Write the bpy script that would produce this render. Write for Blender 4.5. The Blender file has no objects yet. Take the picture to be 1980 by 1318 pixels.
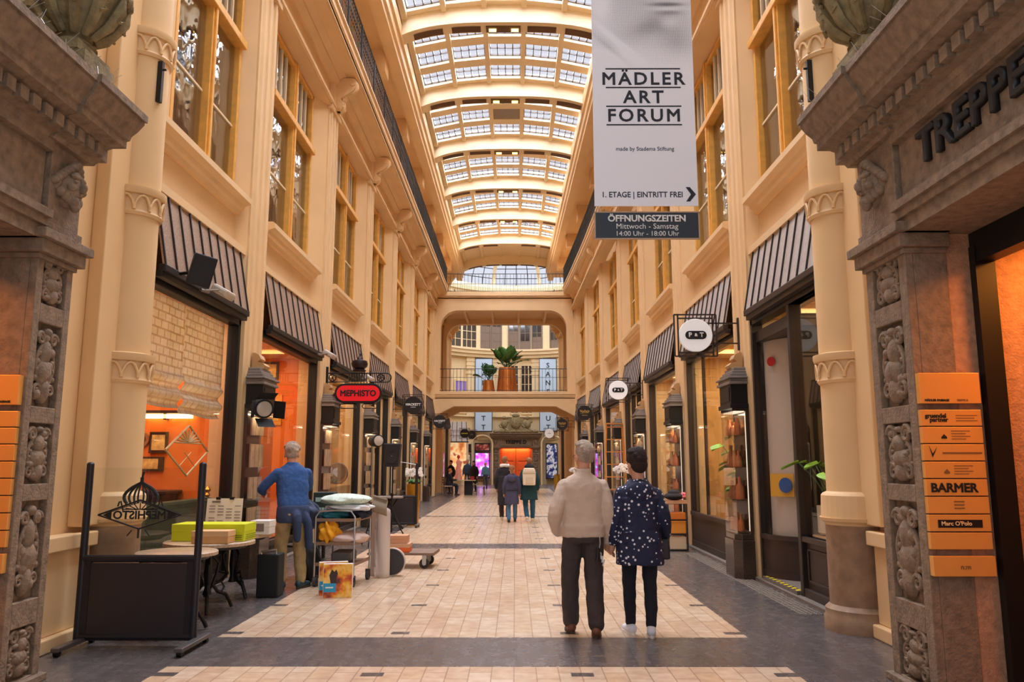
import bpy, bmesh, math, random
from math import sin, cos, pi, atan, hypot, sqrt, radians as R
from mathutils import Vector as V, Matrix, Euler
SC = bpy.context.scene
COL = SC.collection
random.seed(11)
# ------------------------------------------------------------------ camera (image taken as 1980x1318)
FPX, VPX, VPY, EYE = 1520.0, 996.0, 895.0, 1.57
pitch = atan((VPY-659)/FPX)
yaw = atan((VPX-990)/hypot(FPX, VPY-659))
cd = bpy.data.cameras.new('camera'); cam = bpy.data.objects.new('camera', cd); COL.objects.link(cam)
cd.sensor_width = 36; cd.lens = FPX/1980*36; cd.clip_start = .05; cd.clip_end = 300
cam.location = (0, 0, EYE); cam.rotation_euler = (pi/2+pitch, 0, yaw)
SC.camera = cam
# ------------------------------------------------------------------ sky, daylight, exposure
w = bpy.data.worlds.new('sky'); SC.world = w; w.use_nodes = True
bg = w.node_tree.nodes['Background']; bg.inputs[0].default_value = (.93, .97, 1.08, 1); bg.inputs[1].default_value = .76
SC.view_settings.view_transform = 'Standard'; SC.view_settings.look = 'None'
SC.view_settings.exposure = .15; SC.view_settings.gamma = 1; SC.view_settings.use_curve_mapping = False
SC.cycles.max_bounces = 7; SC.cycles.diffuse_bounces = 5; SC.cycles.glossy_bounces = 3
SC.cycles.transparent_max_bounces = 12; SC.cycles.caustics_reflective = False; SC.cycles.caustics_refractive = False
SC.cycles.sample_clamp_indirect = 4
def area(name, loc, sx, sy, power, col=(1, 1, 1), rot=(0, 0, 0)):
    l = bpy.data.lights.new(name, 'AREA'); l.shape = 'RECTANGLE'; l.size = sx; l.size_y = sy
    l.energy = power; l.color = col
    o = bpy.data.objects.new(name, l); COL.objects.link(o); o.location = loc; o.rotation_euler = rot
    return o
DAY = (.91, .97, 1.12)
for i in range(9):                       # overcast sky above the glass roof, one panel per bay
    area('daylight', (-.3, 9.3+4.4*i, 16.2), 7.5, 4.3, 1850, DAY)
area('daylight', (.1, 53, 20.5), 12, 12, 3000, DAY)
# ------------------------------------------------------------------ helpers
def lin(c):
    return tuple(((x/255)/12.92 if x/255 <= .04045 else ((x/255+.055)/1.055)**2.4) for x in c)
MATS = {}
def nd(nt, t, **k):
    n = nt.nodes.new(t)
    for a, b in k.items(): setattr(n, a, b)
    return n
def mat(name, c, rough=.6, metal=0., var=0., vs=6., bump=0., bs=40., emit=0., coat=0., ecol=None, spec=.5, stretch=None):
    """one procedural material: colour varied by noise, with optional bump and emission"""
    if name in MATS: return MATS[name]
    m = bpy.data.materials.new(name); m.use_nodes = True; nt = m.node_tree
    b = nt.nodes['Principled BSDF']; c = lin(c)
    b.inputs['Roughness'].default_value = rough; b.inputs['Metallic'].default_value = metal
    b.inputs['Specular IOR Level'].default_value = spec
    b.inputs['Coat Weight'].default_value = coat
    tc = nd(nt, 'ShaderNodeTexCoord'); src = tc.outputs['Object']
    if stretch:
        mp = nd(nt, 'ShaderNodeMapping'); mp.inputs['Scale'].default_value = stretch
        nt.links.new(src, mp.inputs[0]); src = mp.outputs[0]
    if var:
        n = nd(nt, 'ShaderNodeTexNoise'); n.inputs['Scale'].default_value = vs; n.inputs['Detail'].default_value = 4
        r = nd(nt, 'ShaderNodeValToRGB'); nt.links.new(src, n.inputs[0]); nt.links.new(n.outputs[0], r.inputs[0])
        r.color_ramp.elements[0].color = (*[max(0, x*(1-var)) for x in c], 1); r.color_ramp.elements[0].position = .3
        r.color_ramp.elements[1].color = (*[min(1, x*(1+var)) for x in c], 1); r.color_ramp.elements[1].position = .7
        nt.links.new(r.outputs[0], b.inputs['Base Color'])
    else: b.inputs['Base Color'].default_value = (*c, 1)
    if bump:
        n = nd(nt, 'ShaderNodeTexNoise'); n.inputs['Scale'].default_value = bs; n.inputs['Detail'].default_value = 5
        u = nd(nt, 'ShaderNodeBump'); u.inputs['Strength'].default_value = bump; u.inputs['Distance'].default_value = .02
        nt.links.new(src, n.inputs[0]); nt.links.new(n.outputs[0], u.inputs['Height']); nt.links.new(u.outputs[0], b.inputs['Normal'])
    if emit:
        b.inputs['Emission Color'].default_value = (*(lin(ecol) if ecol else c), 1); b.inputs['Emission Strength'].default_value = emit
    MATS[name] = m
    return m
def glass(name, ior=1.5, tint=(1, 1, 1), rough=.0, wavy=0):
    """thin pane: see-through with a Fresnel reflection"""
    if name in MATS: return MATS[name]
    m = bpy.data.materials.new(name); m.use_nodes = True; nt = m.node_tree
    for n in list(nt.nodes):
        if n.type == 'BSDF_PRINCIPLED': nt.nodes.remove(n)
    out = nt.nodes['Material Output']
    fr = nd(nt, 'ShaderNodeFresnel'); ge = nd(nt, 'ShaderNodeNewGeometry'); mr = nd(nt, 'ShaderNodeMapRange')
    mr.inputs['To Min'].default_value = ior; mr.inputs['To Max'].default_value = 1/ior    # same reflection from either face
    nt.links.new(ge.outputs['Backfacing'], mr.inputs[0]); nt.links.new(mr.outputs[0], fr.inputs[0])
    t = nd(nt, 'ShaderNodeBsdfTransparent'); t.inputs[0].default_value = (*tint, 1)
    g = nd(nt, 'ShaderNodeBsdfGlossy'); g.inputs['Roughness'].default_value = rough
    if wavy:
        tc = nd(nt, 'ShaderNodeTexCoord'); no = nd(nt, 'ShaderNodeTexNoise'); no.inputs['Scale'].default_value = 2.2; bu = nd(nt, 'ShaderNodeBump'); bu.inputs['Strength'].default_value = wavy; bu.inputs['Distance'].default_value = .05
        nt.links.new(tc.outputs['Object'], no.inputs[0]); nt.links.new(no.outputs[0], bu.inputs['Height']); nt.links.new(bu.outputs[0], g.inputs['Normal'])
    mx = nd(nt, 'ShaderNodeMixShader')
    nt.links.new(fr.outputs[0], mx.inputs[0]); nt.links.new(t.outputs[0], mx.inputs[1]); nt.links.new(g.outputs[0], mx.inputs[2])
    nt.links.new(mx.outputs[0], out.inputs[0]); MATS[name] = m
    return m
class MB:
    def __init__(s): s.v = []; s.f = []; s.m = []; s.k = 0
    def add(s, vs, fs):
        b = len(s.v); s.v += [tuple(p) for p in vs]; s.f += [tuple(i+b for i in f) for f in fs]; s.m += [s.k]*len(fs); return s
    def hexa(s, p):   # p: 8 corners, bottom ring then top ring
        return s.add(p, [(3, 2, 1, 0), (4, 5, 6, 7), (0, 1, 5, 4), (1, 2, 6, 5), (2, 3, 7, 6), (3, 0, 4, 7)])
    def box(s, x0, x1, y0, y1, z0, z1):
        return s.hexa([(x0, y0, z0), (x1, y0, z0), (x1, y1, z0), (x0, y1, z0), (x0, y0, z1), (x1, y0, z1), (x1, y1, z1), (x0, y1, z1)])
    def obox(s, c, sz, rot=(0, 0, 0)):
        M = Euler(rot).to_matrix(); c = V(c); h = [x/2 for x in sz]
        q = [(-1, -1, -1), (1, -1, -1), (1, 1, -1), (-1, 1, -1), (-1, -1, 1), (1, -1, 1), (1, 1, 1), (-1, 1, 1)]
        return s.hexa([c+M @ V((a*h[0], b*h[1], d*h[2])) for a, b, d in q])
    def quad(s, *p): return s.add(p, [tuple(range(len(p)))])
    def loft(s, rings, cap=True, close=True):
        n = len(rings[0]); vs = [p for r in rings for p in r]; fs = []
        for i in range(len(rings)-1):
            for j in range(n if close else n-1):
                k = (j+1) % n; fs.append((i*n+j, i*n+k, (i+1)*n+k, (i+1)*n+j))
        if cap: fs += [tuple(range(n))[::-1], tuple((len(rings)-1)*n+j for j in range(n))]
        return s.add(vs, fs)
    def tube(s, pts, r, seg=8, cap=True):
        pts = [V(p) for p in pts]; n = len(pts); rs = r if isinstance(r, (list, tuple)) else [r]*n
        rings = []; up = None
        for i, p in enumerate(pts):
            t = (pts[min(i+1, n-1)]-pts[max(i-1, 0)]); t.normalize()
            if up is None: up = V((0, 0, 1)) if abs(t.z) < .9 else V((1, 0, 0))
            a = t.cross(up); a.normalize(); b = a.cross(t); up = b
            rings.append([p+(a*cos(2*pi*j/seg)+b*sin(2*pi*j/seg))*rs[i] for j in range(seg)])
        return s.loft(rings, cap)
    def lathe(s, prof, c=(0, 0, 0), seg=20, sq=(1, 1)):
        return s.loft([[(c[0]+r*sq[0]*cos(2*pi*j/seg), c[1]+r*sq[1]*sin(2*pi*j/seg), c[2]+z) for j in range(seg)] for r, z in prof])
    def ell(s, c, r, seg=14, n=8, rot=None):
        M = Euler(rot).to_matrix() if rot else None; c = V(c); rings = []
        for i in range(n+1):
            a = -pi/2+pi*i/n; ca = max(cos(a), .02)
            rg = []
            for j in range(seg):
                p = V((r[0]*ca*cos(2*pi*j/seg), r[1]*ca*sin(2*pi*j/seg), r[2]*sin(a)))
                rg.append(c+(M @ p if M else p))
            rings.append(rg)
        return s.loft(rings)
    def prism(s, poly, fn, lo, hi):   # poly: (u,v); fn(u,v,w) -> xyz
        return s.loft([[fn(u, v, lo) for u, v in poly], [fn(u, v, hi) for u, v in poly]])
    def grid(s, fn, nu, nv):
        vs = [fn(i/nu, j/nv) for i in range(nu+1) for j in range(nv+1)]
        return s.add(vs, [(i*(nv+1)+j, (i+1)*(nv+1)+j, (i+1)*(nv+1)+j+1, i*(nv+1)+j+1) for i in range(nu) for j in range(nv)])
ROOT = {}
def obj(name, mb, mats, parent=None, smooth=False, bevel=0, remesh=0, sub=0, solid=0):
    if not mb.v: return None
    if parent: L = ROOT[parent.name]
    else:
        L = V(((min(p[0] for p in mb.v)+max(p[0] for p in mb.v))/2, (min(p[1] for p in mb.v)+max(p[1] for p in mb.v))/2, min(p[2] for p in mb.v)))
    me = bpy.data.meshes.new(name); me.from_pydata([tuple(V(p)-L) for p in mb.v], [], mb.f)
    for m in (mats if isinstance(mats, (list, tuple)) else [mats]): me.materials.append(m)
    me.polygons.foreach_set('material_index', mb.m)
    bm = bmesh.new(); bm.from_mesh(me); bmesh.ops.recalc_face_normals(bm, faces=bm.faces); bm.to_mesh(me); bm.free()
    if smooth: me.shade_smooth(); me.set_sharp_from_angle(angle=R(42))
    o = bpy.data.objects.new(name, me); COL.objects.link(o); ROOT[o.name] = L
    if parent: o.parent = parent
    else: o.location = L
    if solid: x = o.modifiers.new('s', 'SOLIDIFY'); x.thickness = solid
    if remesh:
        x = o.modifiers.new('r', 'REMESH'); x.mode = 'VOXEL'; x.voxel_size = remesh; x.use_smooth_shade = True
        x = o.modifiers.new('m', 'SMOOTH'); x.factor = .5; x.iterations = 4
    if bevel: x = o.modifiers.new('b', 'BEVEL'); x.width = bevel; x.segments = 2; x.limit_method = 'ANGLE'
    if sub: x = o.modifiers.new('u', 'SUBSURF'); x.levels = sub; x.render_levels = sub
    return o
def tag(o, label, cat, group=None, kind=None):
    o['label'] = label; o['category'] = cat
    if group: o['group'] = group
    if kind: o['kind'] = kind
    return o
def thing(name, label, cat, loc=(0, 0, 0), group=None):
    o = bpy.data.objects.new(name, None); COL.objects.link(o); o.location = loc; o.empty_display_size = .1
    ROOT[o.name] = V(loc)
    return tag(o, label, cat, group)
def struct(name, mb, mats, parent=None, **k):
    o = obj(name, mb, mats, parent, **k)
    if o and not parent: o['kind'] = 'structure'
    return o
def sempty(name, loc=(0, 0, 0)):
    o = bpy.data.objects.new(name, None); COL.objects.link(o); o.location = loc; ROOT[o.name] = V(loc); o['kind'] = 'structure'
    return o
def place(o, loc, rz=0): o.location = loc; o.rotation_euler = (0, 0, rz); return o
def dup(r0, loc, rz=None, label=None):
    def cp(o, par):
        c = o.copy(); COL.objects.link(c)
        if par: c.parent = par
        for ch in list(o.children): cp(ch, c)
        return c
    r = cp(r0, None); r.location = loc
    if rz is not None: r.rotation_euler = (0, 0, rz)
    if label: r['label'] = label
    return r
def text(name, s, size, m, loc, rot, parent=None, ext=.004, bold=0., sx=1., align='CENTER', space=1.):
    cu = bpy.data.curves.new('t', 'FONT'); cu.body = s; cu.size = size; cu.extrude = ext; cu.align_x = align; cu.align_y = 'CENTER'
    cu.bevel_depth = bold; cu.bevel_resolution = 0; cu.space_character = space; cu.resolution_u = 3
    t = bpy.data.objects.new('t', cu); COL.objects.link(t)
    dg = bpy.context.evaluated_depsgraph_get(); dg.update()
    me = bpy.data.meshes.new_from_object(t.evaluated_get(dg)); bpy.data.objects.remove(t); bpy.data.curves.remove(cu)
    M = Euler(rot).to_matrix(); L = ROOT[parent.name] if parent else V(loc)
    for v in me.vertices: v.co = M @ V((v.co.x*sx, v.co.y, v.co.z))+V(loc)-L
    me.name = name; me.materials.clear(); me.materials.append(m)
    o = bpy.data.objects.new(name, me); COL.objects.link(o); ROOT[o.name] = L
    if parent: o.parent = parent
    else: o.location = L
    return o
FRONT = (pi/2, 0, 0); FACE_PX = (pi/2, 0, pi/2); FACE_NX = (pi/2, 0, -pi/2); FACE_BACK = (pi/2, 0, pi)
ORD = ['zeroth', 'first', 'second', 'third', 'fourth', 'fifth', 'sixth', 'seventh', 'eighth', 'ninth', 'tenth', 'eleventh']
# ------------------------------------------------------------------ palette
PAINT = mat('cream_paint', (231, 195, 144), .55, var=.05, vs=1.5)
PAINT2 = mat('pale_cream_paint', (239, 217, 178), .55, var=.04, vs=1.2)
STONE = mat('shell_limestone', (134, 112, 90), .8, var=.28, vs=14, bump=.5, bs=45)
STONEB = mat('warm_stone_block', (186, 140, 106), .75, var=.2, vs=18, bump=.4, bs=60)
DSTONE = mat('brown_granite', (92, 80, 66), .35, var=.25, vs=60)
BLACK = mat('black_iron', (24, 22, 22), .45, metal=.3)
BROWNF = mat('dark_bronze_frame', (58, 48, 42), .4, metal=.4, var=.1)
WOODD = mat('dark_stained_wood', (52, 38, 32), .45, var=.2, vs=9, stretch=(1, 1, 6))
OAK = mat('orange_oak_window_wood', (236, 176, 84), .45, var=.1, vs=10)
ORANGE = mat('orange_wall', (232, 128, 42), .6, var=.06)
SHOPW = mat('warm_shop_wall', (206, 160, 100), .7, var=.1)
CURT = mat('grey_net_curtain', (150, 146, 142), .9, var=.25, vs=3, stretch=(1, 4, .3))
WIN = glass('window_glass', 2.7, (.85, .85, .86), 0, .25); CLEAR = glass('clear_glass', 1.42, (.97, .98, .97)); SHOPG = glass('shop_glass', 1.2, (.95, .94, .92))
ROOFG = glass('roof_glass', 1.3, (.97, .97, 1)); CASEG = glass('case_glass', 1.45, (.96, .95, .93))
WHITE = mat('white_enamel', (236, 236, 232), .35); LAMPW = mat('lit_lamp', (255, 226, 170), .4, emit=9)
LAMPY = mat('yellow_ceiling_light', (255, 214, 110), .4, emit=5); STEEL = mat('brushed_steel', (178, 176, 172), .3, metal=.9)
BLK = mat('black_matte', (20, 20, 22), .65); BLKP = mat('black_paint_letters', (18, 18, 20), .5); WHL = mat('white_letters', (240, 240, 238), .5)
GOLD = mat('gold_planter_metal', (212, 150, 46), .3, metal=.8); LEAF = mat('green_leaf', (70, 112, 44), .45, var=.25, vs=8); LEAFD = mat('dark_leaf', (42, 84, 36), .4, var=.25, vs=8)
# ------------------------------------------------------------------ setting: plan of the passage
XL, XR = -3.83, 3.30                       # fronts of the pilasters
def YC(k): return 11.45+4.4*(k-1)          # pilaster centres, P1 nearest
def bend(y): return .45*(max(0, y-25)/13)**1.3 if y < 43 else .45*(18/13)**1.3
def sx(s, d, y): return XL+d if s < 0 else XR-d-bend(y)     # d: metres out of the wall into the passage
def sbox(mb, s, d0, d1, y0, y1, z0, z1):
    return mb.hexa([(sx(s, d0, y0), y0, z0), (sx(s, d1, y0), y0, z0), (sx(s, d1, y1), y1, z0), (sx(s, d0, y1), y1, z0),
                    (sx(s, d0, y0), y0, z1), (sx(s, d1, y0), y0, z1), (sx(s, d1, y1), y1, z1), (sx(s, d0, y1), y1, z1)])
def sprism(mb, s, poly, y0, y1):           # profile (d, z) run along the passage
    return mb.loft([[(sx(s, d, y0), y0, z) for d, z in poly], [(sx(s, d, y1), y1, z) for d, z in poly]])
def splan(mb, s, poly, z0, z1):            # plan outline (d, y) raised from z0 to z1
    return mb.loft([[(sx(s, d, y), y, z0) for d, y in poly], [(sx(s, d, y), y, z1) for d, y in poly]])
SIDE = {-1: 'left', 1: 'right'}
def bay(k): return (8.2, YC(1)-.4) if k == 1 else (YC(k-1)+.4, YC(k)-.4)
# --- floor: dark slate field, inlaid beige carpets of tile, small dark inserts
def tilemat(name, c1, c2, cm, bw, bh, rough, rot=0, mort=.008, sub=None):
    m = bpy.data.materials.new(name); m.use_nodes = True; nt = m.node_tree; b = nt.nodes['Principled BSDF']
    tc = nd(nt, 'ShaderNodeTexCoord'); mp = nd(nt, 'ShaderNodeMapping'); mp.inputs['Rotation'].default_value = (0, 0, rot)
    br = nd(nt, 'ShaderNodeTexBrick'); br.inputs['Color1'].default_value = (*lin(c1), 1); br.inputs['Color2'].default_value = (*lin(c2), 1)
    br.inputs['Mortar'].default_value = (*lin(cm), 1); br.inputs['Scale'].default_value = 1; br.inputs['Mortar Size'].default_value = mort
    br.inputs['Brick Width'].default_value = bw; br.inputs['Row Height'].default_value = bh
    no = nd(nt, 'ShaderNodeTexNoise'); no.inputs['Scale'].default_value = 9; no.inputs['Detail'].default_value = 6
    n2 = nd(nt, 'ShaderNodeTexNoise'); n2.inputs['Scale'].default_value = .9
    mx = nd(nt, 'ShaderNodeMix', data_type='RGBA', blend_type='OVERLAY'); mx.inputs[0].default_value = .35
    my = nd(nt, 'ShaderNodeMix', data_type='RGBA', blend_type='OVERLAY'); my.inputs[0].default_value = .25
    ro = nd(nt, 'ShaderNodeMapRange'); ro.inputs['To Min'].default_value = rough*.75; ro.inputs['To Max'].default_value = rough*1.3
    L = nt.links.new
    L(tc.outputs['Object'], mp.inputs[0]); L(mp.outputs[0], br.inputs[0]); L(tc.outputs['Object'], no.inputs[0]); L(tc.outputs['Object'], n2.inputs[0])
    L(br.outputs[0], mx.inputs[6]); L(no.outputs[0], mx.inputs[7]); L(mx.outputs[2], my.inputs[6]); L(n2.outputs[0], my.inputs[7])
    L(my.outputs[2], b.inputs['Base Color']); L(no.outputs[0], ro.inputs[0]); L(ro.outputs[0], b.inputs['Roughness'])
    return m
BEIGE = tilemat('beige_floor_tile', (214, 190, 164), (204, 174, 142), (172, 146, 122), .36, .17, .22, pi/2, .005)
SLATE = tilemat('grey_brown_slate_floor', (98, 90, 87), (88, 81, 79), (76, 70, 68), .5, .12, .26, pi/2, .005)
f = MB()
YB = [(-3, 6.45, 1), (6.45, 7.5, 0), (7.5, 15.05, 1), (15.05, 15.95, 0), (15.95, 23.8, 1), (23.8, 24.15, 0), (24.15, 32.6, 1), (32.6, 32.9, 0), (32.9, 41.4, 1), (41.4, 41.7, 0), (41.7, 50, 1), (50, 62, 0)]
for a, b, beige in YB:
    if beige:
        for x0, x1, k in ((-6.9, -2.72, 1), (-2.72, 2.12, 0), (2.12, 6.2, 1)):
            f.k = k; f.quad((x0, a, 0), (x1, a, 0), (x1, b, 0), (x0, b, 0))
    else:
        f.k = 1; e = 10 if a >= 50 else 0; f.quad((-6.9-e, a, 0), (6.2+e, a, 0), (6.2+e, b, 0), (-6.9-e, b, 0))
f.k = 1
for c in range(-2, 20):
    y = 9.09+1.46*c+(0 if c < 5 else .55)+(0 if c < 11 else .3)
    for x in (-2.72, -1.16, .42, 1.95): f.quad((x, y, .0012), (x+.17, y, .0012), (x+.17, y+.1, .0012), (x, y+.1, .0012))
struct('floor', f, [BEIGE, SLATE])
kb = MB()
for s in (-1, 1):                          # worn stone kerb along the shopfronts
    for k in range(1, 9):
        a, b = bay(k); sbox(kb, s, -.25, .02, a-.35, b+.35, 0, .035)
KERB = mat('worn_kerb_stone', (120, 108, 96), .6, var=.35, vs=30, bump=.5, bs=60)
struct('kerb_strip', kb, KERB)
gr = MB()
for i in range(5): gr.box(XR-.3+i*.055, XR-.3+i*.055+.012, 8.6, 14.4, 0, .004)
for j in range(96): gr.box(XR-.3, XR-.068, 8.6+.06*j, 8.612+.06*j, 0, .004)
tag(obj('floor_grating', gr, mat('pale_metal_grating', (168, 156, 140), .5, metal=.4)), 'pale metal floor grating strip in the dark floor before the right shopfronts', 'grating')
# --- walls
for s in (-1, 1):
    m = MB()
    sbox(m, s, -.4, -.06, 7.2, 47, 9.0, 9.72)                                # frieze
    sprism(m, s, [(-.4, 8.95), (.0, 8.95), (.0, 8.99), (.05, 9.0), (.05, 9.07), (.0, 9.1), (-.4, 9.1)], 8.0, 47)
    sprism(m, s, [(-.2, 9.5), (.0, 9.5), (.1, 9.6), (.1, 9.66), (.22, 9.72), (-.2, 9.72)], 8.0, 47)
    for k in range(1, 10):
        a, b = bay(k); a -= .05; b += .05
        if k == 1: a = 7.95
        sbox(m, s, -.5, -.22, a, b, 4.62, 5.22); sbox(m, s, -.5, -.3, a, b, 3.6, 4.64)   # spandrel
        sprism(m, s, [(-.5, 4.54), (-.07, 4.54), (-.07, 4.64), (-.2, 4.7), (-.5, 4.7)], a, b)
        sprism(m, s, [(-.7, 5.12), (-.17, 5.12), (-.15, 5.18), (-.11, 5.2), (-.09, 5.25), (.0, 5.28), (.0, 5.36), (-.03, 5.38), (-.7, 5.38)], a+.3 if k > 1 else a, b-(.3 if k > 1 else .12))   # sill
        sbox(m, s, -.5, -.29, a+.02, b-.02, 8.88, 8.99)                               # over window
        if k != 8:
            if k == 1: sbox(m, s, -.5, -.25, a, a+.8, 5.3, 8.98)
            sbox(m, s, -1.75, -1.7, a-.4, b+.4, 5.3, 9.0); sbox(m, s, -1.75, -.3, a-.4, b+.4, 8.98, 9.02); sbox(m, s, -1.75, -.3, a-.4, b+.4, 5.28, 5.3)
        else: sbox(m, s, -.5, -.3, a, b, 0, 9.0)
    for k in range(1, 10):                                                    # pier cores
        y = YC(k); sbox(m, s, -.45, -.08, y-.42, y+.42, 0, 3.7); e = .1 if k == 1 else .46
        splan(m, s, [(-.06, y-.4), (-.06, y+.4), (-.3, y+.86), (-1.75, y+.86), (-1.75, y-.4-e), (-.3, y-.4-e)], 3.65, 8.98)
    struct('wall_'+SIDE[s], m, PAINT)
    # gallery storey, set back, with the ceiling over the gallery walk
    g = MB(); sbox(g, s, -1.3, -1.15, 4, 46.8, 9.7, 13.2); sbox(g, s, -1.3, .55, 4, 46.8, 12.75, 12.9)
    sprism(g, s, [(.3, 12.55), (.62, 12.55), (.62, 12.7), (.68, 12.75), (.68, 13.0), (.74, 13.05), (.74, 13.5), (.3, 13.5)], 4, 46.8)
    sbox(g, s, -1.3, .3, 4, 46.8, 13.4, 13.5)
    for k in range(0, 9):
        y = YC(k); sbox(g, s, -1.15, .3, y-.3, y+.3, 12.1, 12.75)
        sbox(g, s, -1.16, -1.05, y+.9, y+3.5, 9.9, 12.2)
    struct('wall_'+SIDE[s]+'_gallery', g, PAINT)
    # pilasters
    for k in range(1, 10):
        p = MB(); y = YC(k)
        splan(p, s, [(-.1, y-.4), (-.03, y-.4), (-.03, y-.3), (.0, y-.28), (.0, y-.2), (-.025, y-.19), (-.025, y-.06), (.0, y-.05), (.0, y+.05), (-.025, y+.06), (-.025, y+.19), (.0, y+.2), (.0, y+.28), (-.03, y+.3), (-.03, y+.4), (-.1, y+.4)], 0, 9.0)
        splan(p, s, [(-.1, y-.43), (.03, y-.43), (.03, y+.43), (-.1, y+.43)], 8.88, 9.0)
        splan(p, s, [(-.1, y-.3), (.04, y-.3), (.04, y+.3), (-.1, y+.3)], 9.1, 9.5)
        struct('trim_%d' % (k+(0 if s < 0 else 10)), p, PAINT)
# --- shop rooms behind the fronts
def warmroom(s, k, wallm, power, col=(1, .72, .42), dep=3.0, floorm=None):
    a, b = bay(k); m = MB(); a -= .3; b += .3
    for i, (d0, d1, y0, y1, z0, z1) in enumerate(((-dep-.1, -dep, a, b, 0, 3.9), (-dep, -.5, a, a+.05, 0, 3.9), (-dep, -.5, b-.05, b, 0, 3.9), (-dep, -.35, a, b, 3.8, 3.9), (-dep, -.3, a, b, .02, .056))):
        m.k = 1 if i == 4 else 0; sbox(m, s, d0, d1, y0, y1, z0, z1)
    o = struct('wall_shop_room', m, [wallm, floorm or WOODD])
    if power:
        d = -1.3; y = (a+b)/2; area('shop_light', (sx(s, d, y), y, 3.74), 1.6, 2.6, power, col)
    return o
CREAMR = mat('cream_shop_wall', (226, 196, 150), .7, var=.06)
GREYR = mat('grey_white_shop_wall', (200, 190, 178), .7)
warmroom(-1, 1, ORANGE, 70, (1, .78, .56)); warmroom(-1, 2, ORANGE, 90, (1, .62, .3)); warmroom(-1, 3, SHOPW, 90, (1, .8, .55)); warmroom(-1, 4, CREAMR, 80, (1, .86, .66))
for k in (5, 6, 7): warmroom(-1, k, CREAMR, 60, (1, .86, .66))
warmroom(1, 1, SHOPW, 60, (1, .8, .5)); warmroom(1, 2, SHOPW, 110, (1, .78, .46)); warmroom(1, 3, CREAMR, 100, (1, .8, .5))
for k in (4, 5, 6, 7): warmroom(1, k, CREAMR, 70, (1, .82, .55))
for s in (-1, 1):
    for k in (9,): warmroom(s, k, CREAMR, 60, (1, .85, .6))
# --- upper windows: timber frame, two lights, transom with upright bars, bright sill stone
nwin = 0
def upper_window(s, k):
    global nwin; nwin += 1
    a, b = bay(k); a += .5; b -= .46
    if k == 1: a, b = 8.74, 10.93
    w_ = sempty('window_%d' % nwin, (sx(s, -.4, a), (a+b)/2, 5.38)); z0, z1, zt = 5.38, 8.9, 7.72; mid = (a+b)/2
    fr = MB()
    for y in (a, b-.09): sbox(fr, s, -.38, -.24, y, y+.08, z0, z1)
    sbox(fr, s, -.38, -.24, a, b, z1-.07, z1); sbox(fr, s, -.38, -.24, a, b, z0, z0+.06)
    struct('frame', fr, OAK, w_, bevel=.008)
    mu = MB(); sbox(mu, s, -.39, -.22, mid-.07, mid+.07, z0, z1); sbox(mu, s, -.22, -.19, mid-.03, mid+.03, z0, z1); struct('mullion', mu, OAK, w_, bevel=.008)
    tr = MB(); sbox(tr, s, -.39, -.17, a, b, zt-.06, zt+.06); struct('transom', tr, OAK, w_, bevel=.01)
    br = MB()
    for h in (0, 1):
        y0, y1 = (a+.09, mid-.09) if h == 0 else (mid+.09, b-.09)
        for i in range(1, 4): y = y0+(y1-y0)*i/4; sbox(br, s, -.35, -.29, y-.02, y+.02, zt, z1)
        sbox(br, s, -.34, -.3, y0, y1, 6.42, 6.45)
    struct('glazing_bars', br, PAINT2, w_)
    pn = MB(); sbox(pn, s, -.33, -.32, a, b, z0, z1); struct('pane', pn, WIN, w_)
    cu = MB(); n = 36
    for h in (0, 1):
        y0, y1 = (a, mid-.35) if h == 0 else (mid+.3, b)
        cu.add([(sx(s, -.9+.04*sin(i*1.9), y0+(y1-y0)*i/n), y0+(y1-y0)*i/n, z) for z in (z0, z1) for i in range(n+1)], [(i, i+1, n+2+i, n+1+i) for i in range(n)])
    struct('curtain', cu, CURT, w_, smooth=True)
for s in (-1, 1):
    for k in (1, 2, 3, 4, 5, 6, 7, 9): upper_window(s, k)
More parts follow.
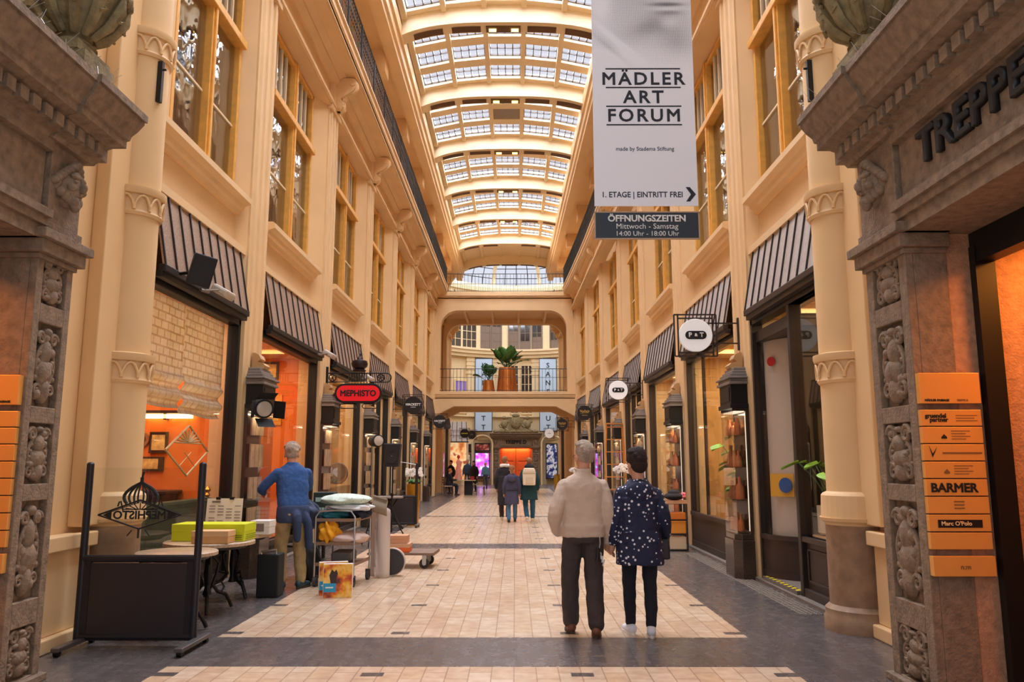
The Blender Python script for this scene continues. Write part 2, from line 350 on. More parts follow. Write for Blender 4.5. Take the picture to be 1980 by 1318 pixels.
# --- shop windows and doors
def panel_front(m, s, y0, y1, z0, z1, d, n):
    sbox(m, s, d-.08, d, y0, y1, z0, z1); sbox(m, s, d-.1, d+.05, y0, y1, z0, z0+.13); sbox(m, s, d-.1, d+.05, y0, y1, z1-.06, z1)
    for i in range(n):
        a = y0+(y1-y0)*i/n+.06; b = y0+(y1-y0)*(i+1)/n-.06
        for q in ((a, b, z0+.2, z0+.23), (a, b, z1-.16, z1-.13), (a, a+.03, z0+.2, z1-.13), (b-.03, b, z0+.2, z1-.13)): sbox(m, s, d, d+.018, *q)
def shop_window(s, k, d=-.14, zb=.62, door=None, n=4, ya=None, yb=None, fm=BROWNF):
    global nwin; nwin += 1
    a, b = bay(k); a = ya or a; b = yb or b
    w_ = sempty('window_%d' % nwin, (sx(s, d, a), (a+b)/2, 0)); zt = 3.62
    fr = MB()
    for y in (a, b-.09): sbox(fr, s, d-.1, d+.06, y, y+.09, 0, zt)
    sbox(fr, s, d-.1, d+.06, a, b, zt-.12, zt)
    parts = [(a+.09, b-.09)]
    if door:
        parts = [(a+.09, door[0]), (door[1], b-.09)]
        for y in door: sbox(fr, s, d-.08, d+.04, y-.04, y+.04, 0, zt)
    struct('frame', fr, fm, w_, bevel=.008)
    pn = MB(); st = MB()
    for y0, y1 in parts:
        sbox(pn, s, d-.02, d-.012, y0, y1, zb, zt-.12)
        panel_front(st, s, y0, y1, .0, zb, d, max(1, int((y1-y0)/.8)))
    struct('pane', pn, SHOPG, w_); struct('stall_board', st, WOODD, w_, bevel=.005)
    if door:
        dr = MB(); y0, y1 = door; d2 = d-.45
        sbox(dr, s, d2-.05, d2, y0, y0+.12, .03, 2.5); sbox(dr, s, d2-.05, d2, y1-.12, y1, .03, 2.5); sbox(dr, s, d2-.05, d2, y0, y1, .03, .35); sbox(dr, s, d2-.05, d2, y0, y1, 2.38, 2.62)
        struct('door_leaf', dr, fm, w_, bevel=.006)
        dg_ = MB(); sbox(dg_, s, d2-.03, d2-.02, y0, y1, .3, 3.5); struct('door_pane', dg_, SHOPG, w_)
    return w_
shop_window(-1, 1, zb=.5, fm=BLACK, ya=8.02)
shop_window(-1, 2, zb=.35, fm=BLACK)
shop_window(-1, 3, zb=.5, fm=BLACK); shop_window(-1, 4, door=(YC(4)-2.7, YC(4)-1.7), fm=BLACK)
for k in (5, 6, 7): shop_window(-1, k)
for k in (3, 4, 5, 6, 7): shop_window(1, k, door=(YC(k)-2.7, YC(k)-1.7) if k % 2 == 0 else None)
for s in (-1, 1):
    for k in (9,): shop_window(s, k)
# right bay 1: near window, recessed dark door, curved glass with white backing board
w1 = shop_window(1, 1, d=-.12, ya=8.2, yb=9.6, zb=.72, fm=BROWNF)
def curved(s, pts, z0, z1, m, t=.02):      # wall of plan points (d, y)
    q = [V((sx(s, d, y), y, 0)) for d, y in pts]; n = len(q)
    us = []
    for i in range(n): u = (q[min(i+1, n-1)]-q[max(i-1, 0)]).cross(V((0, 0, 1))); u.normalize(); us.append(u*t)
    m.loft([[(a.x, a.y, z0), (a.x, a.y, z1), (a.x+u.x, a.y+u.y, z1), (a.x+u.x, a.y+u.y, z0)] for a, u in zip(q, us)])
nwin += 1; w_ = sempty('window_%d' % nwin, (3.5, 10.6, 0))
arc = [(-.12-.5*(1-cos(t)), 10.98-.62*sin(t)) for t in [i*pi/2/10 for i in range(11)]]
pn = MB(); curved(1, arc, .62, 3.25, pn, .012); struct('pane', pn, SHOPG, w_, smooth=True)
wb = MB(); curved(1, [(d-.1, y+.06) for d, y in arc], .62, 3.25, wb, .02); struct('backing_board', wb, mat('grey_white_board', (206, 196, 186), .5), w_, smooth=True)
st = MB(); curved(1, arc, .06, .62, st, .05); curved(1, [(d+.02, y-.01) for d, y in arc], .06, .16, st, .05); curved(1, [(d+.02, y-.01) for d, y in arc], .57, .63, st, .06); struct('stall_board', st, WOODD, w_, smooth=True)
fr = MB(); sbox(fr, 1, -.2, -.05, 10.98, 11.08, 0, 3.62); sbox(fr, 1, -.72, -.1, 9.55, 11.0, 3.25, 3.4); sbox(fr, 1, -.2, -.05, 8.2, 11.08, 3.5, 3.62); struct('frame', fr, BROWNF, w_)
def door_(n, s, d, y0, y1, h, fm):
    o = sempty('door_%d' % n, (sx(s, d, y0), (y0+y1)/2, 0)); l = MB()
    sbox(l, s, d-.05, d, y0, y0+.12, .03, h); sbox(l, s, d-.05, d, y1-.12, y1, .03, h); sbox(l, s, d-.05, d, y0, y1, .03, .4); sbox(l, s, d-.05, d, y0, y1, h-.15, h)
    struct('leaf', l, fm, o, bevel=.006); g = MB(); sbox(g, s, d-.03, d-.02, y0+.1, y1-.1, .38, h-.12); struct('pane', g, SHOPG, o)
    hd = MB(); hd.tube([(sx(s, d+.05, y1-.06), y1-.06, .85), (sx(s, d+.05, y1-.06), y1-.06, 1.35)], .014); struct('handle', hd, STEEL, o)
door_(1, 1, -.66, 9.62, 10.4, 3.2, BLACK)
sd = MB(); sbox(sd, 1, -.7, -.1, 9.6, 9.64, 0, 3.25); struct('trim_21', sd, BLACK)
stp = MB(); sbox(stp, 1, -.66, -.02, 9.62, 10.9, 0, .08); struct('trim_22', stp, KERB)
tp = thing('hazard_tape', 'yellow and black hazard tape on the step of the right shop door', 'tape', (3.4, 10.2, .08))
for c in (0, 1):
    t = MB()
    for i in range(c, 18, 2):
        y = 9.64+i*.07; t.hexa([(XR+.09, y+.03, .081), (XR+.03, y, .081), (XR+.03, y+.07, .081), (XR+.09, y+.1, .081), (XR+.09, y+.03, .084), (XR+.03, y, .084), (XR+.03, y+.07, .084), (XR+.09, y+.1, .084)])
    obj('yellow_stripes' if c == 0 else 'black_stripes', t, mat('tape_yellow', (236, 208, 30), .5) if c == 0 else BLKP, tp)
# right bay 2: bowed window with panelled stall board
nwin += 1; w_ = sempty('window_%d' % nwin, (3.45, 14.2, 0)); a, b = bay(2)
bow = [(-.14, b-.09)]+[(-.14-.0*i, b-.09-(b-a-1.3)*i/6) for i in range(1, 7)]+[(-.14-.45*(1-cos(t)), b-.09-(b-a-1.3)-.6*sin(t)) for t in [i*pi/2/8 for i in range(1, 9)]]
pn = MB(); curved(1, bow, .66, 3.5, pn, .012); struct('pane', pn, SHOPG, w_, smooth=True)
st = MB(); curved(1, bow, .0, .66, st, .05); curved(1, [(d+.03, y) for d, y in bow], .0, .14, st, .05); curved(1, [(d+.03, y) for d, y in bow], .6, .67, st, .06); struct('stall_board', st, WOODD, w_, smooth=True)
fr = MB()
for y in (a, b-.09): sbox(fr, 1, -.24, -.08, y, y+.09, 0, 3.62)
sbox(fr, 1, -.24, -.08, a, b, 3.5, 3.62); sbox(fr, 1, -.18, -.12, 14.3, 14.34, .66, 3.5); struct('frame', fr, BROWNF, w_, bevel=.008)
ds = MB(); sbox(ds, 1, -.6, -.5, a, a+.7, 0, 3.5); struct('door_2', ds, BLACK)
# ------------------------------------------------------------------ awnings
AWN = {-1: mat('speckled_brown_awning', (158, 130, 108), .6, var=.35, vs=60), 1: mat('grey_awning_cloth', (178, 166, 156), .65, var=.1, vs=20)}
AWRIB = mat('dark_awning_rib', (44, 34, 30), .5)
for s in (-1, 1):
    for k in (1, 2, 3, 4, 5, 6, 7, 9):
        a, b = bay(k); a = a+.14 if k > 1 else 8.2; b -= .14; y = (a+b)/2; ww = 'left' if s < 0 else 'right'
        if k < 8: lb = '%s brown awning with dark ribs, %s from the front on the left wall' % ('speckled', ORD[k]) if s < 0 else 'grey awning with dark ribs, %s from the front on the right wall' % ORD[k]
        else: lb = 'dark-ribbed awning beyond the footbridge on the %s wall' % ww
        t = thing('awning', lb, 'awning', (sx(s, -.2, y), y, 3.56), 'sloping shop awnings')
        def P(u, v, o=0): return (sx(s, -.12+.16*v+o, u), u, 4.53-.86*v+o*.2)
        m = MB(); m.loft([[P(a+.02, v, o) for v, o in ((0, 0), (1, 0), (1, .02), (0, .02))], [P(b-.02, v, o) for v, o in ((0, 0), (1, 0), (1, .02), (0, .02))]]); obj('cover', m, AWN[s], t)
        m = MB(); n = 9
        for i in range(n+1):
            u = a+.03+(b-a-.06)*i/n; m.loft([[P(u-.009, v, .02), P(u+.009, v, .02), P(u+.009, v, .04), P(u-.009, v, .04)] for v in (0, 1)])
        obj('ribs', m, AWRIB, t)
        m = MB(); sbox(m, s, .0, .08, a, b, 3.61, 3.69); sbox(m, s, -.04, .05, a, b, 3.55, 3.62); obj('front_bar', m, BROWNF if s > 0 else BLACK, t, bevel=.01)
# ------------------------------------------------------------------ balconies with iron railings and scroll brackets
IRON = mat('dark_iron_railing', (44, 42, 38), .5, metal=.4)
def scroll(m, s, y):
    prof = [(-.02, 8.98), (.1, 8.98), (.16, 9.06), (.17, 9.16), (.12, 9.24), (.2, 9.3), (.3, 9.36), (.4, 9.44), (.44, 9.54), (.42, 9.64), (.36, 9.7), (-.02, 9.7)]
    sprism(m, s, prof, y-.12, y+.12); sprism(m, s, [(d+.035, z) for d, z in prof], y-.05, y+.05)
    for d, z, r in ((.12, 9.08, .07), (.37, 9.6, .08)): m.tube([(sx(s, d, y-.14), y-.14, z), (sx(s, d, y+.14), y+.14, z)], r, 12)
    for i in range(5): m.ell((sx(s, .17+.03*i, y), y, 9.24+.07*i), (.06, .1-.008*i, .05), 8, 6)
for s in (-1, 1):
    for far in (0, 1):
        t = thing('balcony', 'cream gallery balcony with iron railing along the %s wall, %s' % (SIDE[s], 'behind the footbridge' if far else 'in front of the footbridge'), 'balcony', (sx(s, .2, 45 if far else 22), 45 if far else 22, 9.0))
        segs = [42.25, 47] if far else [3.5]+[11.45+4.4*i for i in range(0, 6)]+[37.55]
        m = MB(); fa = MB(); rl = MB()
        for a, b in zip(segs, segs[1:]):
            sbox(m, s, -.2, .5, a, b, 9.72, 9.82)
            sprism(fa, s, [(.38, 9.7), (.46, 9.7), (.5, 9.74), (.5, 9.8), (.53, 9.84), (.53, 9.96), (.57, 9.98), (.57, 10.03), (.38, 10.03)], a, b)
            for z, r in ((10.12, .012), (10.98, .02), (10.86, .01), (10.5, .008)): rl.tube([(sx(s, .5, a), a, z), (sx(s, .5, b), b, z)], r, 6)
            n = int((b-a)/.125)
            for i in range(n):
                y = a+(b-a)*(i+.5)/n; x = sx(s, .5, y); rl.box(x-.007, x+.007, y-.007, y+.007, 10.03, 10.98)
                rl.box(x-.014, x+.014, y-.014, y+.014, 10.66, 10.7)
                if i % 12 == 0: rl.box(x-.015, x+.015, y-.015, y+.015, 10.03, 11.02)
        obj('slab', m, PAINT, t); obj('moulded_edge', fa, PAINT, t); obj('railing', rl, IRON, t)
        for k in ((9,) if far else range(1, 8)):
            m = MB(); scroll(m, s, YC(k)); obj('scroll_bracket', m, PAINT, t, smooth=True)
# ------------------------------------------------------------------ roof: arches, coffers, panes
XC = -.3
def zin(x): q = min(1, abs((x-XC)/3.72)); return 11.3+2.22*(1-q**3)**(1/3)
def zc(x): return 13.98-.05*(x-XC)**2
SOFFIT_SHADE = mat('brown_soffit_shade', (96, 66, 40), .7, var=.15, vs=30)  # shade on the rib soffits, put in as darker brown panels
nlight = 0
for k in range(1, 10):
    y = YC(k); y0, y1 = y-.28, y+.24; m = MB(); n = 48
    xs = [XC-3.72*cos(pi*i/n) for i in range(n+1)]
    top = [(x, max(zin(x)+.02, zc(x)+.1)) for x in xs]; top[0] = (xs[0]-.02, 13.4); top[-1] = (xs[-1]+.02, 13.4)
    for i in range(n):
        (xa, xb) = xs[i], xs[i+1]
        m.add([(xa, y0, zin(xa)), (xb, y0, zin(xb)), (xb, y0, max(13.3, zc(xb)+.35)), (xa, y0, max(13.3, zc(xa)+.35)), (xa, y1, zin(xa)), (xb, y1, zin(xb)), (xb, y1, max(13.3, zc(xb)+.35)), (xa, y1, max(13.3, zc(xa)+.35))],
              [(0, 1, 2, 3), (7, 6, 5, 4), (0, 4, 5, 1), (3, 2, 6, 7)])
    for x in (XC-3.72, XC+3.72): m.box(x-.16 if x < 0 else x, x if x < 0 else x+.16, y0, y1, 9.8, 13.3)
    struct('ceiling_rib', m, PAINT2)
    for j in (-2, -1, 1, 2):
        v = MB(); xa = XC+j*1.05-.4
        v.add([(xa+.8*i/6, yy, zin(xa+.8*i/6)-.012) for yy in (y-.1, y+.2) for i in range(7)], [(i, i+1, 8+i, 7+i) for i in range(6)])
        struct('ceiling_shade_panel', v, SOFFIT_SHADE)
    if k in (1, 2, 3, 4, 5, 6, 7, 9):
        v = MB(); v.box(XC-.5, XC+.46, y-.1, y+.2, zin(XC)-.03, zin(XC)); struct('ceiling_shade_panel', v, SOFFIT_SHADE)
        for sx_ in (-.32, .3):
            nlight += 1; l = MB(); l.obox((XC+sx_, y+.06, zin(XC)-.04), (.2, .12, .03))
            if k in (3, 4, 5, 6, 7):
                lb = '%s small yellow ceiling light on the %s roof arch from the front' % ('left' if sx_ < 0 else 'right', ORD[k-2])
                tag(obj('ceiling_light', l, LAMPY), lb, 'ceiling light', 'small paired ceiling lights on the roof arches')
GREYP = mat('grey_blind_panel', (150, 138, 128), .7, var=.06)
XB = [XC-2.72, XC-1.66, XC-.55, XC+.55, XC+1.66, XC+2.72]       # long beams of the coffers
cf = MB()
for k in range(0, 9):
    y0 = YC(k)+.24 if k else 3.0; y1 = YC(k+1)-.28
    solid = (k == 8)
    for x in XB: cf.box(x-.07, x+.07, y0, y1, zc(x)-.02, zc(x)+.4)
    if k == 0: continue
    wd = [(0, .06), (.28, .39), (.61, .72), (.94, 1.0)]
    nwin += 1; sk = sempty('window_%d' % nwin, (XC, (y0+y1)/2, 14.1)); fr = MB(); pn = MB(); gp = MB()
    for i in range(5):
        xa, xb = XB[i]+.07, XB[i+1]-.07; za, zb = zc(xa)+.06, zc(xb)+.06
        if solid: cf.hexa([(xa, y0, za), (xb, y0, zb), (xb, y1, zb), (xa, y1, za), (xa, y0, za+.05), (xb, y0, zb+.05), (xb, y1, zb+.05), (xa, y1, za+.05)]); continue
        for u, v in wd:
            a, b = y0+(y1-y0)*u, y0+(y1-y0)*v
            cf.hexa([(xa, a, za), (xb, a, zb), (xb, b, zb), (xa, b, za), (xa, a, za+.13), (xb, a, zb+.13), (xb, b, zb+.13), (xa, b, za+.13)])
        for (u, v) in [(wd[j][1], wd[j+1][0]) for j in range(len(wd)-1)]:
            a, b = y0+(y1-y0)*u, y0+(y1-y0)*v; h = .12
            def Q(x, y, o): return (x, y, (za+(zb-za)*(x-xa)/(xb-xa))+h+o)
            if k == 4 and i == 2 and .3 < u < .5:
                gp.add([Q(xa, a, -.1), Q(xb, a, -.1), Q(xb, b, -.1), Q(xa, b, -.1)], [(0, 1, 2, 3)]); continue
            pn.add([Q(xa, a, 0), Q(xb, a, 0), Q(xb, b, 0), Q(xa, b, 0)], [(0, 1, 2, 3)])
            for j in range(5):
                x = xa+.012+(xb-xa-.024)*j/4; fr.hexa([Q(x-.014, a, -.03), Q(x+.014, a, -.03), Q(x+.014, b, -.03), Q(x-.014, b, -.03), Q(x-.014, a, .02), Q(x+.014, a, .02), Q(x+.014, b, .02), Q(x-.014, b, .02)])
            for j in range(3):
                y = a+.012+(b-a-.024)*j/2; fr.hexa([Q(xa, y-.014, -.03), Q(xb, y-.014, -.03), Q(xb, y+.014, -.03), Q(xa, y+.014, -.03), Q(xa, y-.014, .02), Q(xb, y-.014, .02), Q(xb, y+.014, .02), Q(xa, y+.014, .02)])
    struct('glazing_bars', fr, BROWNF, sk); struct('pane', pn, ROOFG, sk); struct('blind_panel', gp, GREYP, sk)
    if not sk.children: bpy.data.objects.remove(sk); nwin -= 1
for x in (XB[0]-.07, XB[5]+.07):
    a, b = (x-.55, x) if x < 0 else (x, x+.75); cf.box(a, b, 3, 46.8, 13.42, 13.75)
struct('ceiling', cf, PAINT2)
# ------------------------------------------------------------------ footbridge at the eighth bay
BY0, BY1 = 37.6, 42.2
bx0, bx1 = sx(-1, .0, 38)-.05, sx(1, 0, 38)+.05
def rail(m, x0, x1, y, z, h, dense=False):
    for zz, r in ((z+.06, .012), (z+h, .018), (z+h*(.62 if not dense else .45), .01)): m.tube([(x0, y, zz), (x1, y, zz)], r, 6)
    n = int((x1-x0)/.17)
    for i in range(n+1):
        x = x0+(x1-x0)*i/n; m.box(x-.008, x+.008, y-.008, y+.008, z, z+h)
        if dense and i < n: m.box(x+.08, x+.092, y-.005, y+.005, z, z+h*.45)
def hole_wall(m, y0, y1, xo0, xo1, zo0, zo1, r):
    """bridge face with one round-cornered opening"""
    pts = [(xo0, zo0), (xo0, zo1-r)]+[(xo0+r-r*cos(t), zo1-r+r*sin(t)) for t in [i*pi/2/8 for i in range(1, 8)]]+[(xo0+r, zo1), (xo1-r, zo1)]+[(xo1-r+r*sin(t), zo1-r+r*cos(t)) for t in [i*pi/2/8 for i in range(1, 8)]]+[(xo1, zo1-r), (xo1, zo0)]
    top = [(bx0, zo0), (bx0, zo1-r)]+[(bx0+(xo0+r-bx0)*i/8, 9.55) for i in range(1, 8)]+[(xo0+r, 9.55), (xo1-r, 9.55)]+[(xo1-r+(bx1-xo1+r)*i/8, 9.55) for i in range(1, 8)]+[(bx1, zo1-r), (bx1, zo0)]
    for (a, b), (c, d) in zip(zip(pts, pts[1:]), zip(top, top[1:])):
        m.hexa([(a[0], y0, a[1]), (b[0], y0, b[1]), (b[0], y1, b[1]), (a[0], y1, a[1]), (c[0], y0, c[1]), (d[0], y0, d[1]), (d[0], y1, d[1]), (c[0], y1, c[1])])
t = thing('footbridge', 'cream two-level footbridge crossing the passage with an arched opening', 'bridge', ((bx0+bx1)/2, 39.9, 3.9))
m = MB(); hole_wall(m, BY0, BY0+.5, -3.62, 2.5, 4.9, 8.92, .85); obj('front_arch', m, PAINT, t)
m = MB(); hole_wall(m, BY1-.45, BY1, -3.68, 2.6, 4.9, 8.98, .85); obj('rear_arch', m, PAINT, t)
m = MB(); m.box(bx0, bx1, BY0, BY1, 4.62, 4.9); m.box(bx0-.0, bx1, BY0-.08, BY0, 4.82, 4.96); m.box(bx0, bx1, BY0-.04, BY0, 4.72, 4.82)
for y in (BY0, BY1-.4): m.prism([(bx0, 4.66), (bx0, 3.72), (bx0+.12, 3.84), (bx0+.95, 4.26), (bx1-.95, 4.26), (bx1-.12, 3.84), (bx1, 3.72), (bx1, 4.66)], lambda u, v, q: (u, q, v), y, y+.4)
obj('lower_deck', m, PAINT, t)
m = MB(); m.box(bx0, bx1, BY0+.4, BY1-.4, 9.25, 9.55); m.box(bx0, bx1, BY0, BY1, 9.5, 9.62); m.box(bx0-.05, bx1+.05, BY0-.14, BY0+.1, 9.62, 9.82); m.box(bx0, bx1, BY0-.08, BY0, 9.54, 9.62)
for i in range(1, 5): x = bx0+(bx1-bx0)*i/5; m.box(x-.06, x+.06, BY0+.4, BY1-.4, 9.0, 9.3)
obj('upper_deck', m, PAINT, t)
m = MB(); rail(m, bx0+.06, bx1-.06, BY0+.05, 4.96, 1.1); obj('lower_railing', m, IRON, t)
m = MB(); rail(m, bx0+.2, bx1-.2, BY0, 9.82, .92, True); obj('upper_railing', m, IRON, t)
# ------------------------------------------------------------------ carved stone portals
def spiral(m, fn, c, r, turns, th, seg=22, flip=1, w=.0):
    pts = [fn(c[0]+flip*r*(1-i/seg*.8)*cos(turns*2*pi*i/seg), w, c[1]+r*(1-i/seg*.8)*sin(turns*2*pi*i/seg)) for i in range(seg+1)]
    m.tube(pts, [th*(1-.4*i/seg) for i in range(seg+1)], 7)
def relief(m, fn, u0, u1, z0, z1, seed, sw=1.0):
    """carved ornament in a sunk panel: vase, shield, scrolls, leaves"""
    rd = random.Random(seed); cu = (u0+u1)/2; hw = (u1-u0)/2; h = z1-z0; D = -.05
    def blob(u, z, a, b, d=.045): 
        m.loft([[fn(u+a*cos(t)*q, D+d*e, z+b*sin(t)*q) for t in [2*pi*i/12 for i in range(12)]] for q, e in ((1, 0), (.93, .55), (.7, .9), (.25, 1.05))])
    for z_, r_ in ((z0+h*.42, .62), (z0+h*.66, .38), (z0+h*.2, .36)): blob(cu+rd.uniform(-.1, .1)*hw, z_, hw*r_, h*.17, .06)
    for i in range(5): blob(cu+hw*.5*cos(i*1.3+seed), z0+h*(.15+.17*i), hw*.26, h*.07, .05)
    for sgn in (-1, 1):
        spiral(m, fn, (cu+sgn*hw*.52, z0+h*.82), hw*.32, 1.6, hw*.11, flip=sgn, w=D+.03)
        spiral(m, fn, (cu+sgn*hw*.55, z0+h*.2), hw*.3, 1.4, hw*.1, flip=-sgn, w=D+.03)
        pts = [fn(cu+sgn*hw*(.35+.4*sin(pi*i/8)), D+.025, z0+h*(.25+.5*i/8)) for i in range(9)]
        m.tube(pts, [hw*.09]*9, 7)
        for i in range(4): blob(cu+sgn*hw*(.72-.07*i), z0+h*(.34+.1*i), hw*.16, h*.045, .04)
    blob(cu, z1-h*.1, hw*.3, h*.06, .055)
def mask(m, fn, cu, cz, r):
    def e(du, w, dz, a, b, c): # ellipsoid in portal space
        rings = []
        for i in range(9):
            t = -pi/2+pi*i/8; q = max(cos(t), .03)
            rings.append([fn(cu+r*(du+a*q*cos(p)), r*(w+b*q*sin(p)), cz+r*(dz+c*sin(t))) for p in [2*pi*j/14 for j in range(14)]])
        m.loft(rings)
    e(0, .1, 0, .62, .62, .85); e(0, .72, -.05, .13, .22, .22); e(0, .66, .18, .09, .1, .25); e(0, .55, .32, .5, .16, .13)
    for s_ in (-1, 1):
        e(s_*.25, .6, .14, .12, .08, .07); e(s_*.34, .5, -.12, .2, .2, .16); e(s_*.68, .1, 0, .14, .2, .28)
        for i in range(6): e(s_*(.2+.13*i), .4-.06*i, .72-.14*i, .2, .22, .17)
        for i in range(4): e(s_*(.12+.14*i), .5-.1*i, -.62+.1*i, .17, .22, .22)
    e(0, .58, -.36, .22, .12, .05); e(0, .56, -.48, .2, .12, .06); e(0, .5, -.72, .22, .2, .3); e(0, .4, .86, .25, .25, .2)
def portal(t, fn, W, sw, sc, seed, letters, far_first, deep=1.9, top=True, lsize=.33):
    Z = lambda z: z*sc
    def B(m, u0, u1, w0, w1, z0, z1): return m.hexa([fn(u0, w0, z0), fn(u1, w0, z0), fn(u1, w1, z0), fn(u0, w1, z0), fn(u0, w0, z1), fn(u1, w0, z1), fn(u1, w1, z1), fn(u0, w1, z1)])
    spans = [(.2, .42), (.46, .66)] and [(.06, .42), (.6, 1.3), (1.42, 1.86), (1.98, 2.6), (2.74, 3.12)]
    for pi_, u0 in enumerate((0, W-sw)):
        m = MB(); B(m, u0, u0+sw, -.3, -.06, 0, Z(3.22))
        e = sw*.17
        B(m, u0, u0+e, -.06, 0, 0, Z(3.22)); B(m, u0+sw-e, u0+sw, -.06, 0, 0, Z(3.22))
        zs = [0]+[z for s_ in spans for z in s_]+[3.22]
        for i in range(0, len(zs), 2): B(m, u0+e, u0+sw-e, -.06, 0, Z(zs[i]), Z(zs[i+1]))
        B(m, u0-.03, u0+sw+.03, -.3, .05, 0, .05)
        for a, b, c in ((.02, 3.06, 3.1), (.06, 3.1, 3.2), (.1, 3.2, 3.27), (.03, 3.27, 3.36)): B(m, u0-a, u0+sw+a, -.3, a, Z(a*0+b), Z(c))
        B(m, u0+.02, u0+sw-.02, -.3, .02, Z(3.36), Z(4.0))
        obj('pier', m, STONE, t, bevel=.006)
        for i, (a, b) in enumerate(spans):
            m = MB(); relief(m, fn, u0+e, u0+sw-e, Z(a), Z(b), seed*10+pi_*5+i); obj('relief_panel', m, STONE, t, smooth=True)
        m = MB(); mask(m, fn, u0+sw/2, Z(3.68), .2*sc); obj('carved_mask', m, STONE, t, smooth=True)
        if deep: m = MB(); B(m, u0+.01, u0+sw-.01, -deep, -.3, 0, Z(3.2)); obj('jamb', m, STONEB, t)
    m = MB(); B(m, sw, W-sw, -deep or -.3, -.02, Z(3.2), Z(4.0))
    for a, b, c in ((.02, 3.2, 3.3), (.05, 3.3, 3.36), (.08, 3.36, 3.42)): B(m, sw, W-sw, -.02, a, Z(b), Z(c))
    B(m, sw, W-sw, -.1, .04, Z(3.88), Z(4.0)); obj('lintel', m, STONE, t)
    m = MB(); pr = [(-.3, 3.96), (.04, 3.96), (.06, 3.99), (.12, 4.0), (.12, 4.11), (.15, 4.13), (.24, 4.15), (.24, 4.21), (.26, 4.22), (.27, 4.26), (.31, 4.31), (.35, 4.38), (.35, 4.4), (.37, 4.4), (.37, 4.46), (-.3, 4.46)]
    for u0, u1, k in ((-.02, sw+.08, .03), (sw+.08, W-sw-.08, 0), (W-sw-.08, W+.02, .03)):
        m.loft([[fn(u0-(.5*max(0, w) if u0 < 0 else 0), w+k, Z(z)) for w, z in pr], [fn(u1+(.5*max(0, w) if u1 > W else 0), w+k, Z(z)) for w, z in pr]])
    n = int(W/.14)
    for i in range(n): u = W*(i+.5)/n; B(m, u-.045, u+.045, .1, .175, Z(4.01), Z(4.1))
    obj('cornice', m, STONE, t)
    if letters:
        c = (sw+.3 if far_first else W-sw-.62)
        p = fn(c, -.005, Z(3.7)); text('letters', letters, lsize, BLKP, p, {1: FACE_NX, -1: FACE_PX, 0: FRONT}[t['side_']], t, .02, .006, 1.12, 'LEFT' if far_first else ('RIGHT' if t['side_'] else 'CENTER'))
    if top:
        for u0 in (sw/2, W-sw/2):
            m = MB(); B(m, u0-.22, u0+.22, -.25, .2, Z(4.46), Z(4.72)); B(m, u0-.24, u0+.24, -.2, .15, Z(4.72), Z(4.8))
            o = fn(u0, -.02, Z(4.8)); m.lathe([(.12, 0), (.17, .04), (.1, .1), (.24, .22), (.33, .42), (.35, .5), (.3, .56), (.36, .62), (.36, .68), (.05, .7)], o, 20)
            for i in range(22):
                a = 2*pi*i/22
                for rr, zz, e in ((.36, .5, .05), (.37, .65, .045)): m.ell((o[0]+rr*cos(a), o[1]+rr*sin(a), o[2]+zz), (e, e, e), 7, 5)
                if i % 2 == 0:
                    m.tube([(o[0]+r_*cos(a), o[1]+r_*sin(a), o[2]+z_) for r_, z_ in ((.14, .12), (.26, .22), (.345, .36), (.37, .46))], [.03, .045, .05, .02], 6)
                    m.tube([(o[0]+.35*cos(a+.14*(j % 2)), o[1]+.35*sin(a+.14*(j % 2)), o[2]+.26+.03*j) for j in range(7)], .014, 5)
            for i in range(12): a = 2*pi*i/12; m.ell((o[0]+.2*cos(a), o[1]+.2*sin(a), o[2]+.72), (.13, .13, .14), 8, 6)
            obj('urn', m, MOSSY, t, smooth=True)
        m = MB(); B(m, sw, W-sw, -.28, .0, Z(4.46), Z(4.62))
        for i in range(7):
            u = sw+.2+(W-2*sw-.4)*i/6; spiral(m, fn, (u, Z(4.8)), .17, 1.5, .05, flip=1 if i < 3 else -1, w=-.12)
            p = fn(u, -.12, Z(4.7)); m.ell(p, (.15, .15, .12), 9, 6)
        obj('carved_crest', m, MOSSY, t, smooth=True)
        m = MB(); rd = random.Random(3)
        for i in range(70):
            u = W*rd.random(); a = fn(u, .34*rd.random(), Z(4.46)); b = fn(u+rd.uniform(-.05, .05), .36*rd.random()+.08, Z(4.46)+.13); m.tube([a, b], .0018, 4)
        obj('bird_spikes', m, STEEL, t)['kind'] = 'stuff'
MOSSY = mat('mossy_limestone', (140, 124, 88), .85, var=.35, vs=9, bump=.5, bs=40)
PW = 3.25
